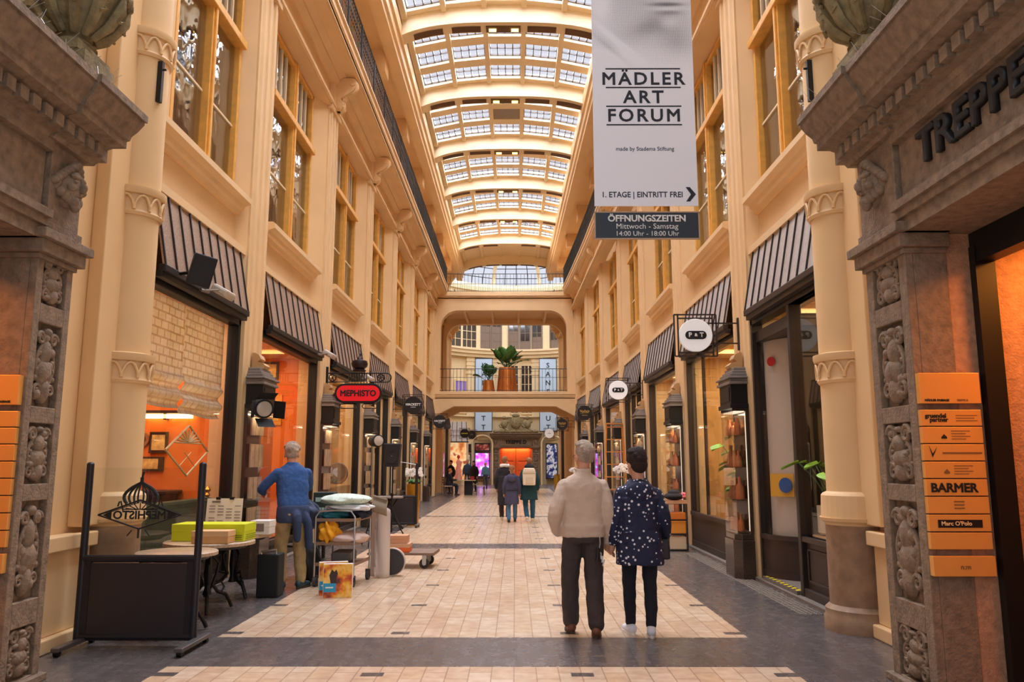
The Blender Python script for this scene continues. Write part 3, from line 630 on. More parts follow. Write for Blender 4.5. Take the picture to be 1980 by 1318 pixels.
for s, X0, y1, PS, lb in ((1, 2.8, 6.13, .63, 'carved limestone stair portal with relief panels, right foreground'), (-1, -3.5, 6.06, .46, 'carved limestone stair portal with urn on its cornice, left foreground')):
    t = thing('stone_portal', lb, 'portal', (X0, y1-PW/2, 0)); t['side_'] = s
    fn = (lambda u, w, z, X0=X0, y1=y1: (X0-w, y1-u, z)) if s > 0 else (lambda u, w, z, X0=X0, y1=y1: (X0+w, y1-PW+u, z))
    portal(t, fn, PW, PS, 1.0, 3+s, 'TREPPE', s > 0)
    del t['side_']
    # stair hall behind the portal, lit by a warm lamp
    d0, d1 = 1.9, 2.6; xa, xb = (X0+.3, X0+3.2) if s > 0 else (X0-3.2, X0-.3)
    m = MB(); m.box(xa if s > 0 else xa, xb, y1-PS+.0, y1-PS+.05, 0, 3.6) if 0 else None
    m.box(*((xb, xb+.1) if s > 0 else (xa-.1, xa)), 2.4, 6.0, 0, 3.6); m.box(xa, xb, 2.6, 2.7, 0, 3.6); m.box(*((X0+1.9, xb) if s > 0 else (xa, X0-1.9)), y1-PS, y1-PS+.1, 0, 3.6)
    m.box(*((X0+1.9, xb+.1) if s > 0 else (xa-.1, X0-1.9)), 2.4, 6.1, 3.3, 3.4)
    struct('wall_stair_'+SIDE[s], m, STONEB)
    m = MB(); xd = X0+.53 if s > 0 else X0-.53
    m.box(xd-.07, xd+.07, y1-PS-.07, y1-PS, 0, 3.1); m.box(xd-.07, xd+.07, y1-PW+PS, y1-PW+PS+.07, 0, 3.1); m.box(xd-.06, xd+.06, y1-PW+PS, y1-PS, 2.98, 3.2)
    struct('door_%d' % (3 if s > 0 else 4), m, BLACK)
    area('stair_lamp', (X0+s*1.15, y1-PW/2+.2, 3.15), .5, 1.2, 48, (1, .32, .05))
# flat wall between portal and column, with its plinth and mouldings
for s, xw in ((-1, -4.05), (1, 3.42)):
    m = MB(); m.box(*((xw-.4, xw) if s < 0 else (xw, xw+.4)), 6.16, 7.75, 0, 9.72)
    q = -s
    def bx(a, b, y0, y1, z0, z1): m.box(min(xw+q*a, xw+q*b), max(xw+q*a, xw+q*b), y0, y1, z0, z1)
    bx(0, .09, 6.35, 6.62, 1.0, 9.7); bx(0, .05, 6.62, 6.9, 1.0, 9.7); bx(0, .14, 7.25, 8.2, 1.0, 9.7)
    bx(0, .16, 6.05, 7.5, 0, .12); bx(0, .1, 6.05, 7.5, .12, .82); bx(0, .17, 6.05, 7.5, .82, .95)
    struct('wall_%s_front' % SIDE[s], m, PAINT, bevel=.012)
    m = MB(); m.box(*((-6, -4.3) if s < 0 else (3.7, 5.4)), 2.3, 6.1, 4.02, 9.72); m.box(*((-4.4, -4.0) if s < 0 else (3.4, 3.8)), 2.3, 6.14, 4.48, 9.72); struct('wall_%s_over_portal' % SIDE[s], m, PAINT)
# ------------------------------------------------------------------ engaged columns
for s, c in ((-1, (-3.98, 7.85, 0)), (1, (3.34, 7.85, 0))):
    t = thing('engaged_column', 'tall cream round column with three arcaded rings between the %s stone portal and the first shop' % SIDE[s], 'column', c)
    m = MB(); m.lathe([(.36, 0), (.36, .12), (.345, .14), (.345, .2), (.3, .24), (.3, 1.0)], c, 32); obj('base', m, mat('grey_brown_stone_base', (150, 120, 92), .6, var=.22, vs=9), t, smooth=True)
    m = MB(); m.lathe([(.3, .98), (.31, 1.0), (.34, 1.02), (.35, 1.05), (.335, 1.05), (.325, 1.26), (.31, 1.28), (.268, 1.3)], c, 32); obj('collar', m, PAINT, t)
    m = MB(); m.lathe([(.27, 1.28), (.262, 5), (.255, 9.7)], c, 32); obj('shaft', m, PAINT, t, smooth=True)
    for z in (2.5, 4.2, 5.92):
        m = MB(); m.lathe([(.25, -.15), (.28, -.15), (.3, -.12), (.285, -.09), (.285, .06), (.315, .07), (.325, .1), (.325, .14), (.25, .16)], (c[0], c[1], z), 32)
        for i in range(12):
            a0 = 2*pi*i/12; pts = [(c[0]+.3*cos(a0+(j/8)*2*pi/12), c[1]+.3*sin(a0+(j/8)*2*pi/12), z-.07+.12*(1-abs(2*j/8-1)**2.2)) for j in range(9)]
            m.tube(pts, .014, 6); m.tube([(c[0]+.295*cos(a0), c[1]+.295*sin(a0), z-.1), (c[0]+.295*cos(a0), c[1]+.295*sin(a0), z-.05)], .018, 6)
        obj('ring', m, PAINT, t, smooth=True)
    m = MB(); x = c[0]-s*.25; m.box(x-.025, x+.025, c[1]-.14, c[1]-.09, 5.3, 5.75); m.tube([(x-s*.06, c[1]-.12, 5.66), (x-s*.02, c[1]-.12, 5.66)], .012); obj('cable_bracket', m, BLACK, t)
# ------------------------------------------------------------------ tenant boards
BRASS = mat('brass_tinted_plate', (236, 168, 84), .35, metal=.25, var=.05, vs=2)
def board(s, xa, yb, lb):
    t = thing('tenant_board', lb, 'sign', ((xa+.22), yb, .72)); W = .42; z = 2.19
    rows = [(.22, 'head')]+[(.1185, i) for i in range(8)]+[(.14, 'foot')]
    for h, r in rows:
        if r in (0, 'foot'): z -= .035
        m = MB(); m.box(xa, xa+W, yb-(.05 if r in ('head', 'foot') else .035), yb, z-h+.008, z); o = obj('plate', m, BRASS, t, bevel=.003); zc_ = z-h/2; y = yb-.052 if r in ('head', 'foot') else yb-.037
        def T(tx, size, dx, dz, b=.0, mt=BLKP, sx_=1): return text('lettering', tx, size*.8, mt, (xa+dx, y, zc_+dz*.62), FRONT, o, .001, b, sx_, 'LEFT')
        if s > 0:
            if r == 'head': T('MÄDLER PASSAGE', .026, .03, -.13, .001); T('TREPPE B', .024, .25, -.13, 0, mat('grey_letters', (120, 84, 48)))
            if r == 0:
                T('gruendel', .052, .03, .028, .0015); T('partner', .052, .06, -.016, .0015)
                for i in range(3): mb = MB(); mb.box(xa+.24, xa+.24+.15-.02*(i % 2), y-.001, y, zc_+.018-.018*i, zc_+.022-.018*i); obj('text_line', mb, mat('grey_letters', (120, 84, 48)), o)
            if r in (1, 3):
                mb = MB(); mb.lathe([(.001, -.0), (.02, .0), (.02, .01), (.001, .03)], (xa+.15, y, zc_-.02), 14, (1, .1)); obj('emblem', mb, BLKP if r == 1 else mat('grey_letters', (120, 84, 48)), o)
                for i in range(4): mb = MB(); mb.box(xa+.2, xa+.33-.03*(i % 2), y-.001, y, zc_+.03-.018*i, zc_+.034-.018*i); obj('text_line', mb, mat('grey_letters', (120, 84, 48)), o)
            if r == 2:
                mb = MB(); mb.prism([(0, .05), (.02, -.03), (.055, .04), (.022, -.005)], lambda u, v, q: (xa+.04+u, q, zc_+v), y-.002, y); obj('emblem', mb, BLKP, o)
                mb = MB(); mb.box(xa+.13, xa+.4, y-.001, y, zc_-.005, zc_+.005); obj('text_line', mb, mat('grey_letters', (120, 84, 48)), o)
            if r == 4: T('BARMER', .105, .03, 0, .003, BLKP, 1.02)
            if r == 5:
                for i in range(3): mb = MB(); mb.box(xa+.18, xa+.25, y-.001, y, zc_+.025-.022*i, zc_+.032-.022*i); obj('text_line', mb, mat('grey_letters', (120, 84, 48)), o)
            if r == 6:
                mb = MB(); mb.box(xa+.06, xa+.36, y-.002, y, zc_-.026, zc_+.026); obj('black_field', mb, BLKP, o); y -= .003; T("Marc O'Polo", .048, .08, 0, .001, mat('pale_letters', (236, 200, 140)), 1.05)
            if r == 'foot': T('n:m', .06, .18, 0, .0, mat('grey_letters', (120, 84, 48)))
        else:
            if r == 'head': T('MÄDLER PASSAGE', .026, .2, -.13, .001)
            if r == 4: T('BARMER', .08, .08, 0, .002, BLKP, 1.0)
        z -= h
board(1, 2.805, 5.499, 'orange-lit brass tenant board with ten name plates on the right portal jamb')
board(-1, -3.94, 5.6-.001, 'orange-lit brass tenant board at the left edge, beside the left portal pier')
# ------------------------------------------------------------------ lantern showcases standing before the pilasters
CASEB = mat('case_granite', (70, 56, 46), .15, var=.3, vs=50); CAP = mat('grey_zinc_cap', (128, 118, 110), .5, var=.1)
COPPER = mat('copper_display', (186, 112, 70), .4, metal=.3, var=.2, vs=5); LEAFLET = mat('pale_packages', (206, 180, 150), .6, var=.3, vs=6); STRIP = mat('white_light_strip', (255, 240, 214), .4, emit=.9)
def showcase(s, k):
    y = YC(k); a, b = y-.32, y+.32; wl = 'left' if s < 0 else 'right'
    lb = 'dark lantern-topped glass display case on a granite foot, %s pilaster from the front, %s wall' % (ORD[k], wl)
    t = thing('display_case', lb, 'display case', (sx(s, .12, y), y, 0), 'lantern display cases along the shopfronts')
    m = MB(); splan(m, s, [(0, a-.02), (.18, a-.02), (.27, a+.1), (.27, b-.1), (.18, b+.02), (0, b+.02)], 0, .52); splan(m, s, [(0, a), (.17, a), (.25, a+.1), (.25, b-.1), (.17, b), (0, b)], .52, .6); obj('plinth', m, CASEB, t, bevel=.008)
    m = MB(); sbox(m, s, .0, .05, a, b, .6, 2.36)
    for yy in (a+.02, b-.02): sbox(m, s, .0, .23, yy-.012, yy+.012, 2.3, 2.36)
    obj('back_panel', m, CASEB, t)
    m = MB(); sbox(m, s, .05, .23, a+.01, a+.018, .6, 2.3); sbox(m, s, .05, .23, b-.018, b-.01, .6, 2.3); sbox(m, s, .222, .23, a+.018, b-.018, .6, 2.3); obj('glass_case', m, CASEG, t)
    m = MB(); sbox(m, s, .06, .2, a+.03, b-.03, 2.285, 2.3)
    if s > 0 or k > 3: sbox(m, s, .05, .058, a+.022, a+.032, .64, 2.28)
    obj('light_strip', m, STRIP, t)
    m = MB()
    for zz in (1.05, 1.5, 1.95): sbox(m, s, .06, .21, a+.04, b-.04, zz, zz+.008)
    obj('shelf', m, CASEG, t)
    m = MB(); rd = random.Random(k*3+s)
    for zz, h in ((.62, .36), (1.06, .34), (1.51, .36), (1.96, .28)):
        for i in range(3):
            yy = a+.14+.19*i; c = (sx(s, .135, yy), yy, zz)
            if s < 0: sbox(m, s, .08, .1, yy-.085, yy+.085, zz, zz+h*.92); continue
            hh = h*rd.uniform(.6, .95); r = rd.uniform(.045, .075); m.lathe([(.01, 0), (r, .01), (r*.9, hh*.55), (r*.35, hh*.75), (r*.4, hh), (.01, hh)], c, 10)
    obj('goods', m, COPPER if s > 0 and k < 3 else LEAFLET, t, smooth=True)
    m = MB(); sbox(m, s, .0, .26, a-.01, b+.01, 2.34, 2.4); sbox(m, s, .0, .24, a+.02, b-.02, 2.4, 2.68); sbox(m, s, .24, .25, a+.08, b-.08, 2.44, 2.64); obj('sign_box', m, BLACK, t, bevel=.01)
    m = MB()
    for i, (e, z0, z1) in enumerate(((.03, 2.68, 2.72), (.01, 2.72, 2.76), (.04, 2.76, 2.79), (-.01, 2.79, 2.84), (-.04, 2.84, 2.88), (-.07, 2.88, 2.93))): sbox(m, s, .0, .24+e, a-e, b+e, z0, z1)
    obj('stepped_cap', m, CAP, t, bevel=.01)
    m = MB(); sprism(m, s, [(0, 2.93), (.17, 2.93), (.2, 2.97), (.16, 3.01), (.08, 3.03), (.13, 3.07), (.1, 3.13), (.04, 3.16), (0, 3.16)], y-.11, y+.11); obj('scroll_finial', m, mat('ochre_stone_scroll', (190, 148, 96), .6), t, smooth=True)
    y_ = y; p = area('case_light', (sx(s, .135, y_), y_, 2.27), .1, .4, 2.4, (1, .8, .55))
for k in (1, 2, 3, 4, 5, 6):
    showcase(-1, k); showcase(1, k)
# ------------------------------------------------------------------ projecting shop signs
def cylY(m, c, r, y0, y1, seg=32): return m.loft([[(c[0]+r*cos(2*pi*i/seg), y, c[2]+r*sin(2*pi*i/seg)) for i in range(seg)] for y in (y0, y1)])
def round_sign(name, s, k, lb, x, z, r, disc, fm, lines, yo=0, fw=.31):
    y = YC(k)+yo; t = thing(name, lb, 'sign', (x, y, z-fw), 'round projecting shop signs'); xw = sx(s, 0, y); q = -s
    m = MB()
    for o in (0, .055):
        for a, b, c, d in ((-fw+o, fw-o, fw-o, fw-o), (-fw+o, fw-o, -fw+o, -fw+o)): m.box(x+a, x+b, y-.01, y+.01, z+c-.01, z+d+.01)
        for a in (-fw+o, fw-o): m.box(x+a-.01, x+a+.01, y-.01, y+.01, z-fw, z+fw)
    for dz in (.18, -.12): m.box(min(x, xw), max(x, xw), y-.01, y+.01, z+dz-.01, z+dz+.01)
    m.box(min(xw, xw+q*.02), max(xw, xw+q*.02), y-.03, y+.03, z-.22, z+.26); obj('bracket_frame', m, fm, t)
    m = MB(); cylY(m, (x, y, z), r, y-.03, y+.03, 40); d = obj('disc', m, disc, t, bevel=.006)
    if isinstance(lines, str):            # marks too small to read in the photo: plain strokes
        m = MB(); g = y-.034
        if lines == 'script':
            m.tube([(x-.17+.34*i/40, g, z+.05+.05*sin(i*.95)+.02*sin(i*.37)) for i in range(41)], .009, 5); m.tube([(x-.1+.2*i/20, g, z-.09+.02*sin(i*1.6)) for i in range(21)], .006, 5); m.tube([(x-.17, g, z-.02), (x+.17, g, z)], .004, 5)
        elif lines == 'bar': m.box(x-.19, x+.19, g-.003, g+.003, z-.03, z+.03)
        else: m.box(x-.1, x+.1, g-.003, g+.003, z-.012, z+.012); m.box(x-.03, x+.03, g-.003, g+.003, z+.05, z+.07)
        obj('sign_mark', m, {'script': mat('gold_letters', (200, 160, 80), .4), 'bar': mat('yellow_green_letters', (190, 196, 60), .5)}.get(lines, mat('grey_mark', (150, 140, 130), .5)), t); return t
    for tx, size, dz, mt in lines: text('lettering', tx, size, mt, (x, y-.034, z+dz), FRONT, t, .002, .004 if size > .05 else .001)
    return t
RUST = mat('dark_brown_sign_frame', (52, 34, 28), .5)
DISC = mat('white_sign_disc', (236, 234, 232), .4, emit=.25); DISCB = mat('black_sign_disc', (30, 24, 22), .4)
for i, k in enumerate((1, 3)):
    x, z = sx(1, .64, YC(k)), 3.43; y = YC(k)
    t = round_sign('round_shop_sign', 1, k, 'round white P&T sign in a square frame, %s' % ('the near one on the right' if i == 0 else 'the farther one above the ladder'), x, z, .245, DISC, RUST, [])
    m = MB(); pts = [(x+sgn*(.095)+.062*cos(a), z+.062*sin(a)) for sgn, aa in ((1, [-pi/2+pi*j/10 for j in range(11)]), (-1, [pi/2+pi*j/10 for j in range(11)])) for a in aa]
    m.prism(pts, lambda u, v, q: (u, q, v), y-.036, y-.028); obj('black_plaque', m, BLKP, t)
    for tx, dx, sz in (('P', -.085, .09), ('&', .0, .06), ('T', .085, .09)): text('lettering', tx, sz, WHL, (x+dx, y-.038, z), FRONT, t, .001, .004)
for k, lb, yo in ((4, 'round black HACKETT sign in a square frame, the nearer one on the left', 0), (6, 'round black HACKETT sign in a square frame, the farther one on the left', 0)):
    x = sx(-1, .64, YC(k)); round_sign('round_shop_sign', -1, k, lb, x, 3.36-.05*(k == 6), .275, DISCB, RUST, [('HACKETT', .105, .02, WHL), ('LONDON', .035, -.06, WHL)], yo, .33)
for k, y_, lb, lines in ((9, 0, 'round black sign with a yellow-green line beyond the footbridge on the left', 'bar'), (9, 2.2, 'small round dark sign, the farthest on the left', 'dash')):
    x = sx(-1, .85 if y_ == 0 else 1.15, YC(k)); round_sign('round_shop_sign', -1, k, lb, x, 3.3, .27, DISCB, RUST, lines, y_)
GOLDL = mat('gold_letters', (200, 160, 80), .4)
for k, x_, lb in ((5, .64, 'round black sign with gold script, the nearer one on the right below the bridge'), (7, .6, 'round black sign with gold script, the farther one on the right')):
    x = sx(1, x_, YC(k)); round_sign('round_shop_sign', 1, k, lb, x, 3.4, .27, DISCB, RUST, 'script')
round_sign('round_shop_sign', 1, 9, 'round pale sign in a thin frame beyond the footbridge on the right', sx(1, .6, YC(9)), 3.3, .27, DISC, RUST, 'dash')
# red lozenge sign
y = YC(2); cx, cz = -3.16, 2.96
t = thing('hanging_shop_sign', 'red lozenge MEPHISTO sign under an ornate iron bracket with a black urn', 'sign', (cx, y, cz-.4))
def stadium(w_, h_, n=14): return [(cx+(w_/2-h_/2)+h_/2*cos(a), cz+h_/2*sin(a)) for a in [-pi/2+pi*j/n for j in range(n+1)]]+[(cx-(w_/2-h_/2)+h_/2*cos(a), cz+h_/2*sin(a)) for a in [pi/2+pi*j/n for j in range(n+1)]]
m = MB(); m.prism(stadium(.96, .4), lambda u, v, q: (u, q, v), y-.06, y+.06); obj('border', m, BLACK, t, bevel=.01)
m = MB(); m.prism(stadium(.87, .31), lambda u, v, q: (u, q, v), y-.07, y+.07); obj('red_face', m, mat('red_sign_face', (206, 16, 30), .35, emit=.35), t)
text('lettering', 'MEPHISTO', .17, BLKP, (cx, y-.075, cz-.005), FRONT, t, .003, .006, .92)
m = MB(); xw = XL
for z in (3.37, 3.19): m.tube([(xw, y, z), (-2.6, y, z)], .012)
m.tube([(-2.6+.09*sin(a), y, 3.28+.09*cos(a)) for a in [pi*j/10 for j in range(11)]], .012); m.box(xw-.01, xw+.04, y-.03, y+.03, 2.95, 3.5)
for x in (-3.7, -2.72):
    m.tube([(x+.07*cos(a), y, 3.28+.07*sin(a)) for a in [2*pi*j/12 for j in range(13)]], .012)
    for a in range(6): m.tube([(x, y, 3.28), (x+.07*cos(a*pi/3), y, 3.28+.07*sin(a*pi/3))], .008)
for i in range(8): m.tube([(-3.36+.05*i, y, 3.19), (-3.36+.05*i, y, 3.37)], .01)
for x in (cx-.3, cx+.3): m.tube([(x, y, 3.13), (x, y, 3.19)], .01)
for x0, x1 in ((cx-.38, cx-.02), (cx+.08, cx+.38)): m.tube([(x0, y, cz-.24), (x0+.03, y, cz-.21), (x1-.03, y, cz-.21), (x1, y, cz-.24), (x1, y, cz-.27), (x1-.03, y, cz-.3), (x0+.03, y, cz-.3), (x0, y, cz-.27), (x0, y, cz-.24)], .01)
for x in (cx-.2, cx+.22): m.tube([(x, y, cz-.19), (x, y, cz-.21)], .012)
obj('iron_bracket', m, BLACK, t)
m = MB(); m.lathe([(.12, 0), (.14, .03), (.1, .06), (.15, .1), (.17, .16), (.15, .22), (.06, .25), (.05, .28), (.03, .3), (.01, .36)], (cx, y, 3.4), 18); m.tube([(cx, y, 3.7), (cx+.03, y, 3.78), (cx-.01, y, 3.86)], [.02, .014, .004]); obj('urn', m, mat('iron_urn', (48, 36, 38), .4, metal=.4), t, smooth=True)
m = MB()
for i in range(7): m.ell((cx-.18+.06*i, y, 3.15), (.06, .05, .05), 8, 6)
m.ell((cx-.38, y, 3.14), (.16, .06, .05), 10, 6); obj('gilt_ornament', m, mat('gilt_bronze', (150, 106, 46), .4, metal=.5), t, smooth=True)
# ------------------------------------------------------------------ hanging banner and notice
BX0, BX1, BY = .8, 1.84, 7.6
def halftone():
    m = bpy.data.materials.new('halftone_portrait_print'); m.use_nodes = True; nt = m.node_tree; b = nt.nodes['Principled BSDF']; L = nt.links.new; b.inputs['Roughness'].default_value = .6
    tc = nd(nt, 'ShaderNodeTexCoord'); sp = nd(nt, 'ShaderNodeSeparateXYZ'); L(tc.outputs['Object'], sp.inputs[0])
    def mt(op, a, bb=None, c=None):
        n = nd(nt, 'ShaderNodeMath', operation=op)
        for i, v in enumerate((a, bb, c)):
            if v is None: continue
            if isinstance(v, (int, float)): n.inputs[i].default_value = v
            else: L(v, n.inputs[i])
        return n.outputs[0]
    X, Z = sp.outputs[0], sp.outputs[2]
    def g(cx, cz, rx, rz, amp, rot=0):
        u = mt('SUBTRACT', X, cx); v = mt('SUBTRACT', Z, cz)
        if rot: u2 = mt('ADD', mt('MULTIPLY', u, cos(rot)), mt('MULTIPLY', v, sin(rot))); v = mt('SUBTRACT', mt('MULTIPLY', v, cos(rot)), mt('MULTIPLY', u, sin(rot))); u = u2
        e = mt('ADD', mt('POWER', mt('ABSOLUTE', mt('DIVIDE', u, rx)), 2), mt('POWER', mt('ABSOLUTE', mt('DIVIDE', v, rz)), 2))
        return mt('MULTIPLY', mt('POWER', 2.718, mt('MULTIPLY', e, -1)), amp)
    # local frame: x -.52..+.52, z 0 at the foot of the banner
    t = None
    for a in ((.0, 2.3, .75, .7, .42), (.05, 1.92, .3, .12, .22, .4), (.38, 1.75, .22, .28, .3), (.28, 2.19, .17, .022, .45), (.3, 2.1, .15, .03, .2), (.28, 2.14, .16, .022, -.22), (.3, 1.99, .1, .06, -.22), (.3, 2.27, .16, .03, -.2), (-.42, 2.25, .1, .25, -.4), (-.2, 1.72, .34, .035, -.4, -.75), (-.25, 1.62, .36, .03, .3, -.75), (-.4, 1.55, .25, .12, -.4), (.42, 2.4, .12, .12, -.3)):
        q = g(*a); t = q if t is None else mt('ADD', t, q)
    r = mt('MULTIPLY', mt('SUBTRACT', Z, 1.42), 3.2); r.node.use_clamp = True
    t = mt('MULTIPLY', t, r)
    d = mt('MULTIPLY', mt('SINE', mt('MULTIPLY', mt('ADD', X, Z), 330)), mt('SINE', mt('MULTIPLY', mt('SUBTRACT', X, Z), 330)))
    d = mt('MULTIPLY', mt('ADD', d, 1), .5)
    k = mt('GREATER_THAN', t, d)
    mx = nd(nt, 'ShaderNodeMix', data_type='RGBA'); L(k, mx.inputs[0]); mx.inputs[6].default_value = (*lin((244, 246, 255)), 1); mx.inputs[7].default_value = (*lin((92, 92, 100)), 1)
    L(mx.outputs[2], b.inputs['Base Color']); return m
t = thing('hanging_banner', 'tall white art forum banner with a halftone portrait hanging over the right of the passage', 'banner', ((BX0+BX1)/2, BY, 4.12))
m = MB(); m.box(BX0, BX1, BY-.006, BY+.006, 4.12, 7.4); obj('cloth', m, halftone(), t)
cx = (BX0+BX1)/2; NAVY = mat('dark_navy_print', (34, 36, 48), .6)
for tx, z in (('MÄDLER', 5.475), ('ART', 5.275), ('FORUM', 5.075)): text('lettering', tx, .19, NAVY, (cx-.0, BY-.008, z), FRONT, t, .001, .004, 1.02, 'CENTER', 1.25)
for z in (5.59, 5.385, 5.18, 4.98): m = MB(); m.box(cx-.385, cx+.385, BY-.008, BY-.006, z-.007, z+.007); obj('rule', m, NAVY, t)
text('lettering', 'made by Stadema Stiftung', .06, NAVY, (cx, BY-.008, 4.72), FRONT, t, .001, 0, .95)
text('lettering', '1. ETAGE | EINTRITT FREI', .082, NAVY, (cx-.04, BY-.008, 4.235), FRONT, t, .001, .001, .9)
m = MB(); m.prism([(.40, .075), (.44, .075), (.5, 0), (.44, -.075), (.40, -.075), (.45, 0)], lambda u, v, q: (cx+u, q, 4.24+v), BY-.009, BY-.006); obj('arrow', m, NAVY, t)
t2 = thing('notice_board', 'dark slate opening-hours board hung under the white banner', 'sign', (cx, BY, 3.78))
SLATEP = mat('slate_blue_board', (44, 54, 64), .5)
m = MB(); m.box(BX0, BX1, BY-.008, BY+.008, 3.78, 4.055); obj('panel', m, SLATEP, t2)
m = MB()
for z in (3.78, 4.055): m.box(BX0-.005, BX1+.005, BY-.011, BY+.011, z-.006, z+.006)
for x in (BX0, BX1): m.box(x-.006, x+.006, BY-.011, BY+.011, 3.78, 4.055)
obj('edge_frame', m, mat('pale_edge', (190, 160, 130), .5), t2)
for tx, size, z, bo in (('ÖFFNUNGSZEITEN', .092, 3.985, .003), ('Mittwoch - Samstag', .078, 3.905, 0), ('14:00 Uhr - 18:00 Uhr', .07, 3.83, 0)): text('lettering', tx, size, WHL, (cx-.0, BY-.012, z), FRONT, t2, .001, bo, 1.0)
m = MB()
for x in (BX0+.04, BX1-.04): m.tube([(x, BY, 4.05), (x, BY, 4.12)], .004); m.tube([(x, BY, 7.4), (x, BY, 13.4)], .004)
obj('wires', m, STEEL, t)
# ------------------------------------------------------------------ floodlights, loudspeaker on the left awnings
def flood(s, y, z, lb):
    t = thing('floodlight', lb, 'lamp', (sx(s, .3, y), y, z)); x = sx(s, .3, y)
    m = MB(); m.obox((x, y, z+.06), (.22, .3, .1), (0, .5*-s, 0)); obj('housing', m, mat('pale_grey_lamp_body', (196, 184, 168), .45), t, bevel=.03)
    m = MB(); m.obox((x+.03*-s, y, z+.01), (.16, .24, .012), (0, .5*-s, 0)); obj('lens', m, CASEG, t)
    m = MB(); m.tube([(x, y-.14, z+.06), (sx(s, .2, y-.16), y-.3, z+.02)], .012); m.tube([(sx(s, .16, y-.3), y-.34, z+.02), (sx(s, .2, y-.16), y-.2, z+.02)], .02); obj('arm', m, STEEL, t)
flood(-1, 9.3, 3.55, 'pale floodlight on the bar of the first left awning'); flood(-1, 14.8, 3.55, 'pale floodlight on the bar of the second left awning'); flood(-1, 19.0, 3.55, 'pale floodlight at the end of the third left awning')
t = thing('loudspeaker', 'black loudspeaker tilted under the first left awning beside the column', 'loudspeaker', (-3.42, 8.35, 3.5))
m = MB(); m.obox((-3.44, 8.4, 3.66), (.24, .26, .34), (.25, .2, .5)); obj('cabinet', m, BLK, t, bevel=.015); m = MB(); m.tube([(-3.5, 8.45, 3.66), (-3.74, 8.55, 3.66)], .02); obj('bracket', m, BLACK, t)
# theatre spotlight at the first display case
def spot(t, c, aim, r=.11, ln=.26, barn=True):
    c = V(c); a = V(aim).normalized(); m = MB(); m.tube([c-a*ln, c-a*ln*.9, c-a*.05, c], [r*.6, r*.85, r, r], 18); obj('housing', m, BLK, t, smooth=True)
    m = MB(); m.tube([c-a*.02, c+a*.012, c+a*.03], [r*.85, r*.8, r*.3], 18); obj('lens', m, mat('frosted_lens', (196, 186, 172), .15, spec=.8), t, smooth=True)
    if barn:
        u = a.cross(V((0, 0, 1))).normalized(); v = u.cross(a); m = MB()
        for q, w_, o in ((u, v, .3), (-u, v, .3), (v, u, .35), (-v, u, .35)):
            p0 = c+q*r; p1 = c+q*(r+.1)+a*.17; e = w_*r*.9; m.add([p0-e, p0+e, p1+e, p1-e, p0-e+a*.006, p0+e+a*.006, p1+e+a*.006, p1-e+a*.006], [(0, 1, 2, 3), (7, 6, 5, 4), (0, 4, 5, 1), (2, 6, 7, 3)])
        obj('barn_doors', m, BLK, t)
    m = MB(); m.tube([c-a*.12+V((0, 0, -r-.02)), c-a*.12+V((0, 0, -r-.12))], .02); obj('yoke', m, BLACK, t)
t = thing('spotlight', 'black theatre spotlight with barn doors before the first left display case', 'lamp', (-3.5, 10.75, 2.1)); spot(t, (-3.42, 10.72, 2.3), (.55, -.75, -.12), .13, .3)
m = MB(); m.tube([(-3.5, 10.9, 2.18), (-3.55, 11.1, 2.4)], .02); obj('clamp', m, BLACK, t)
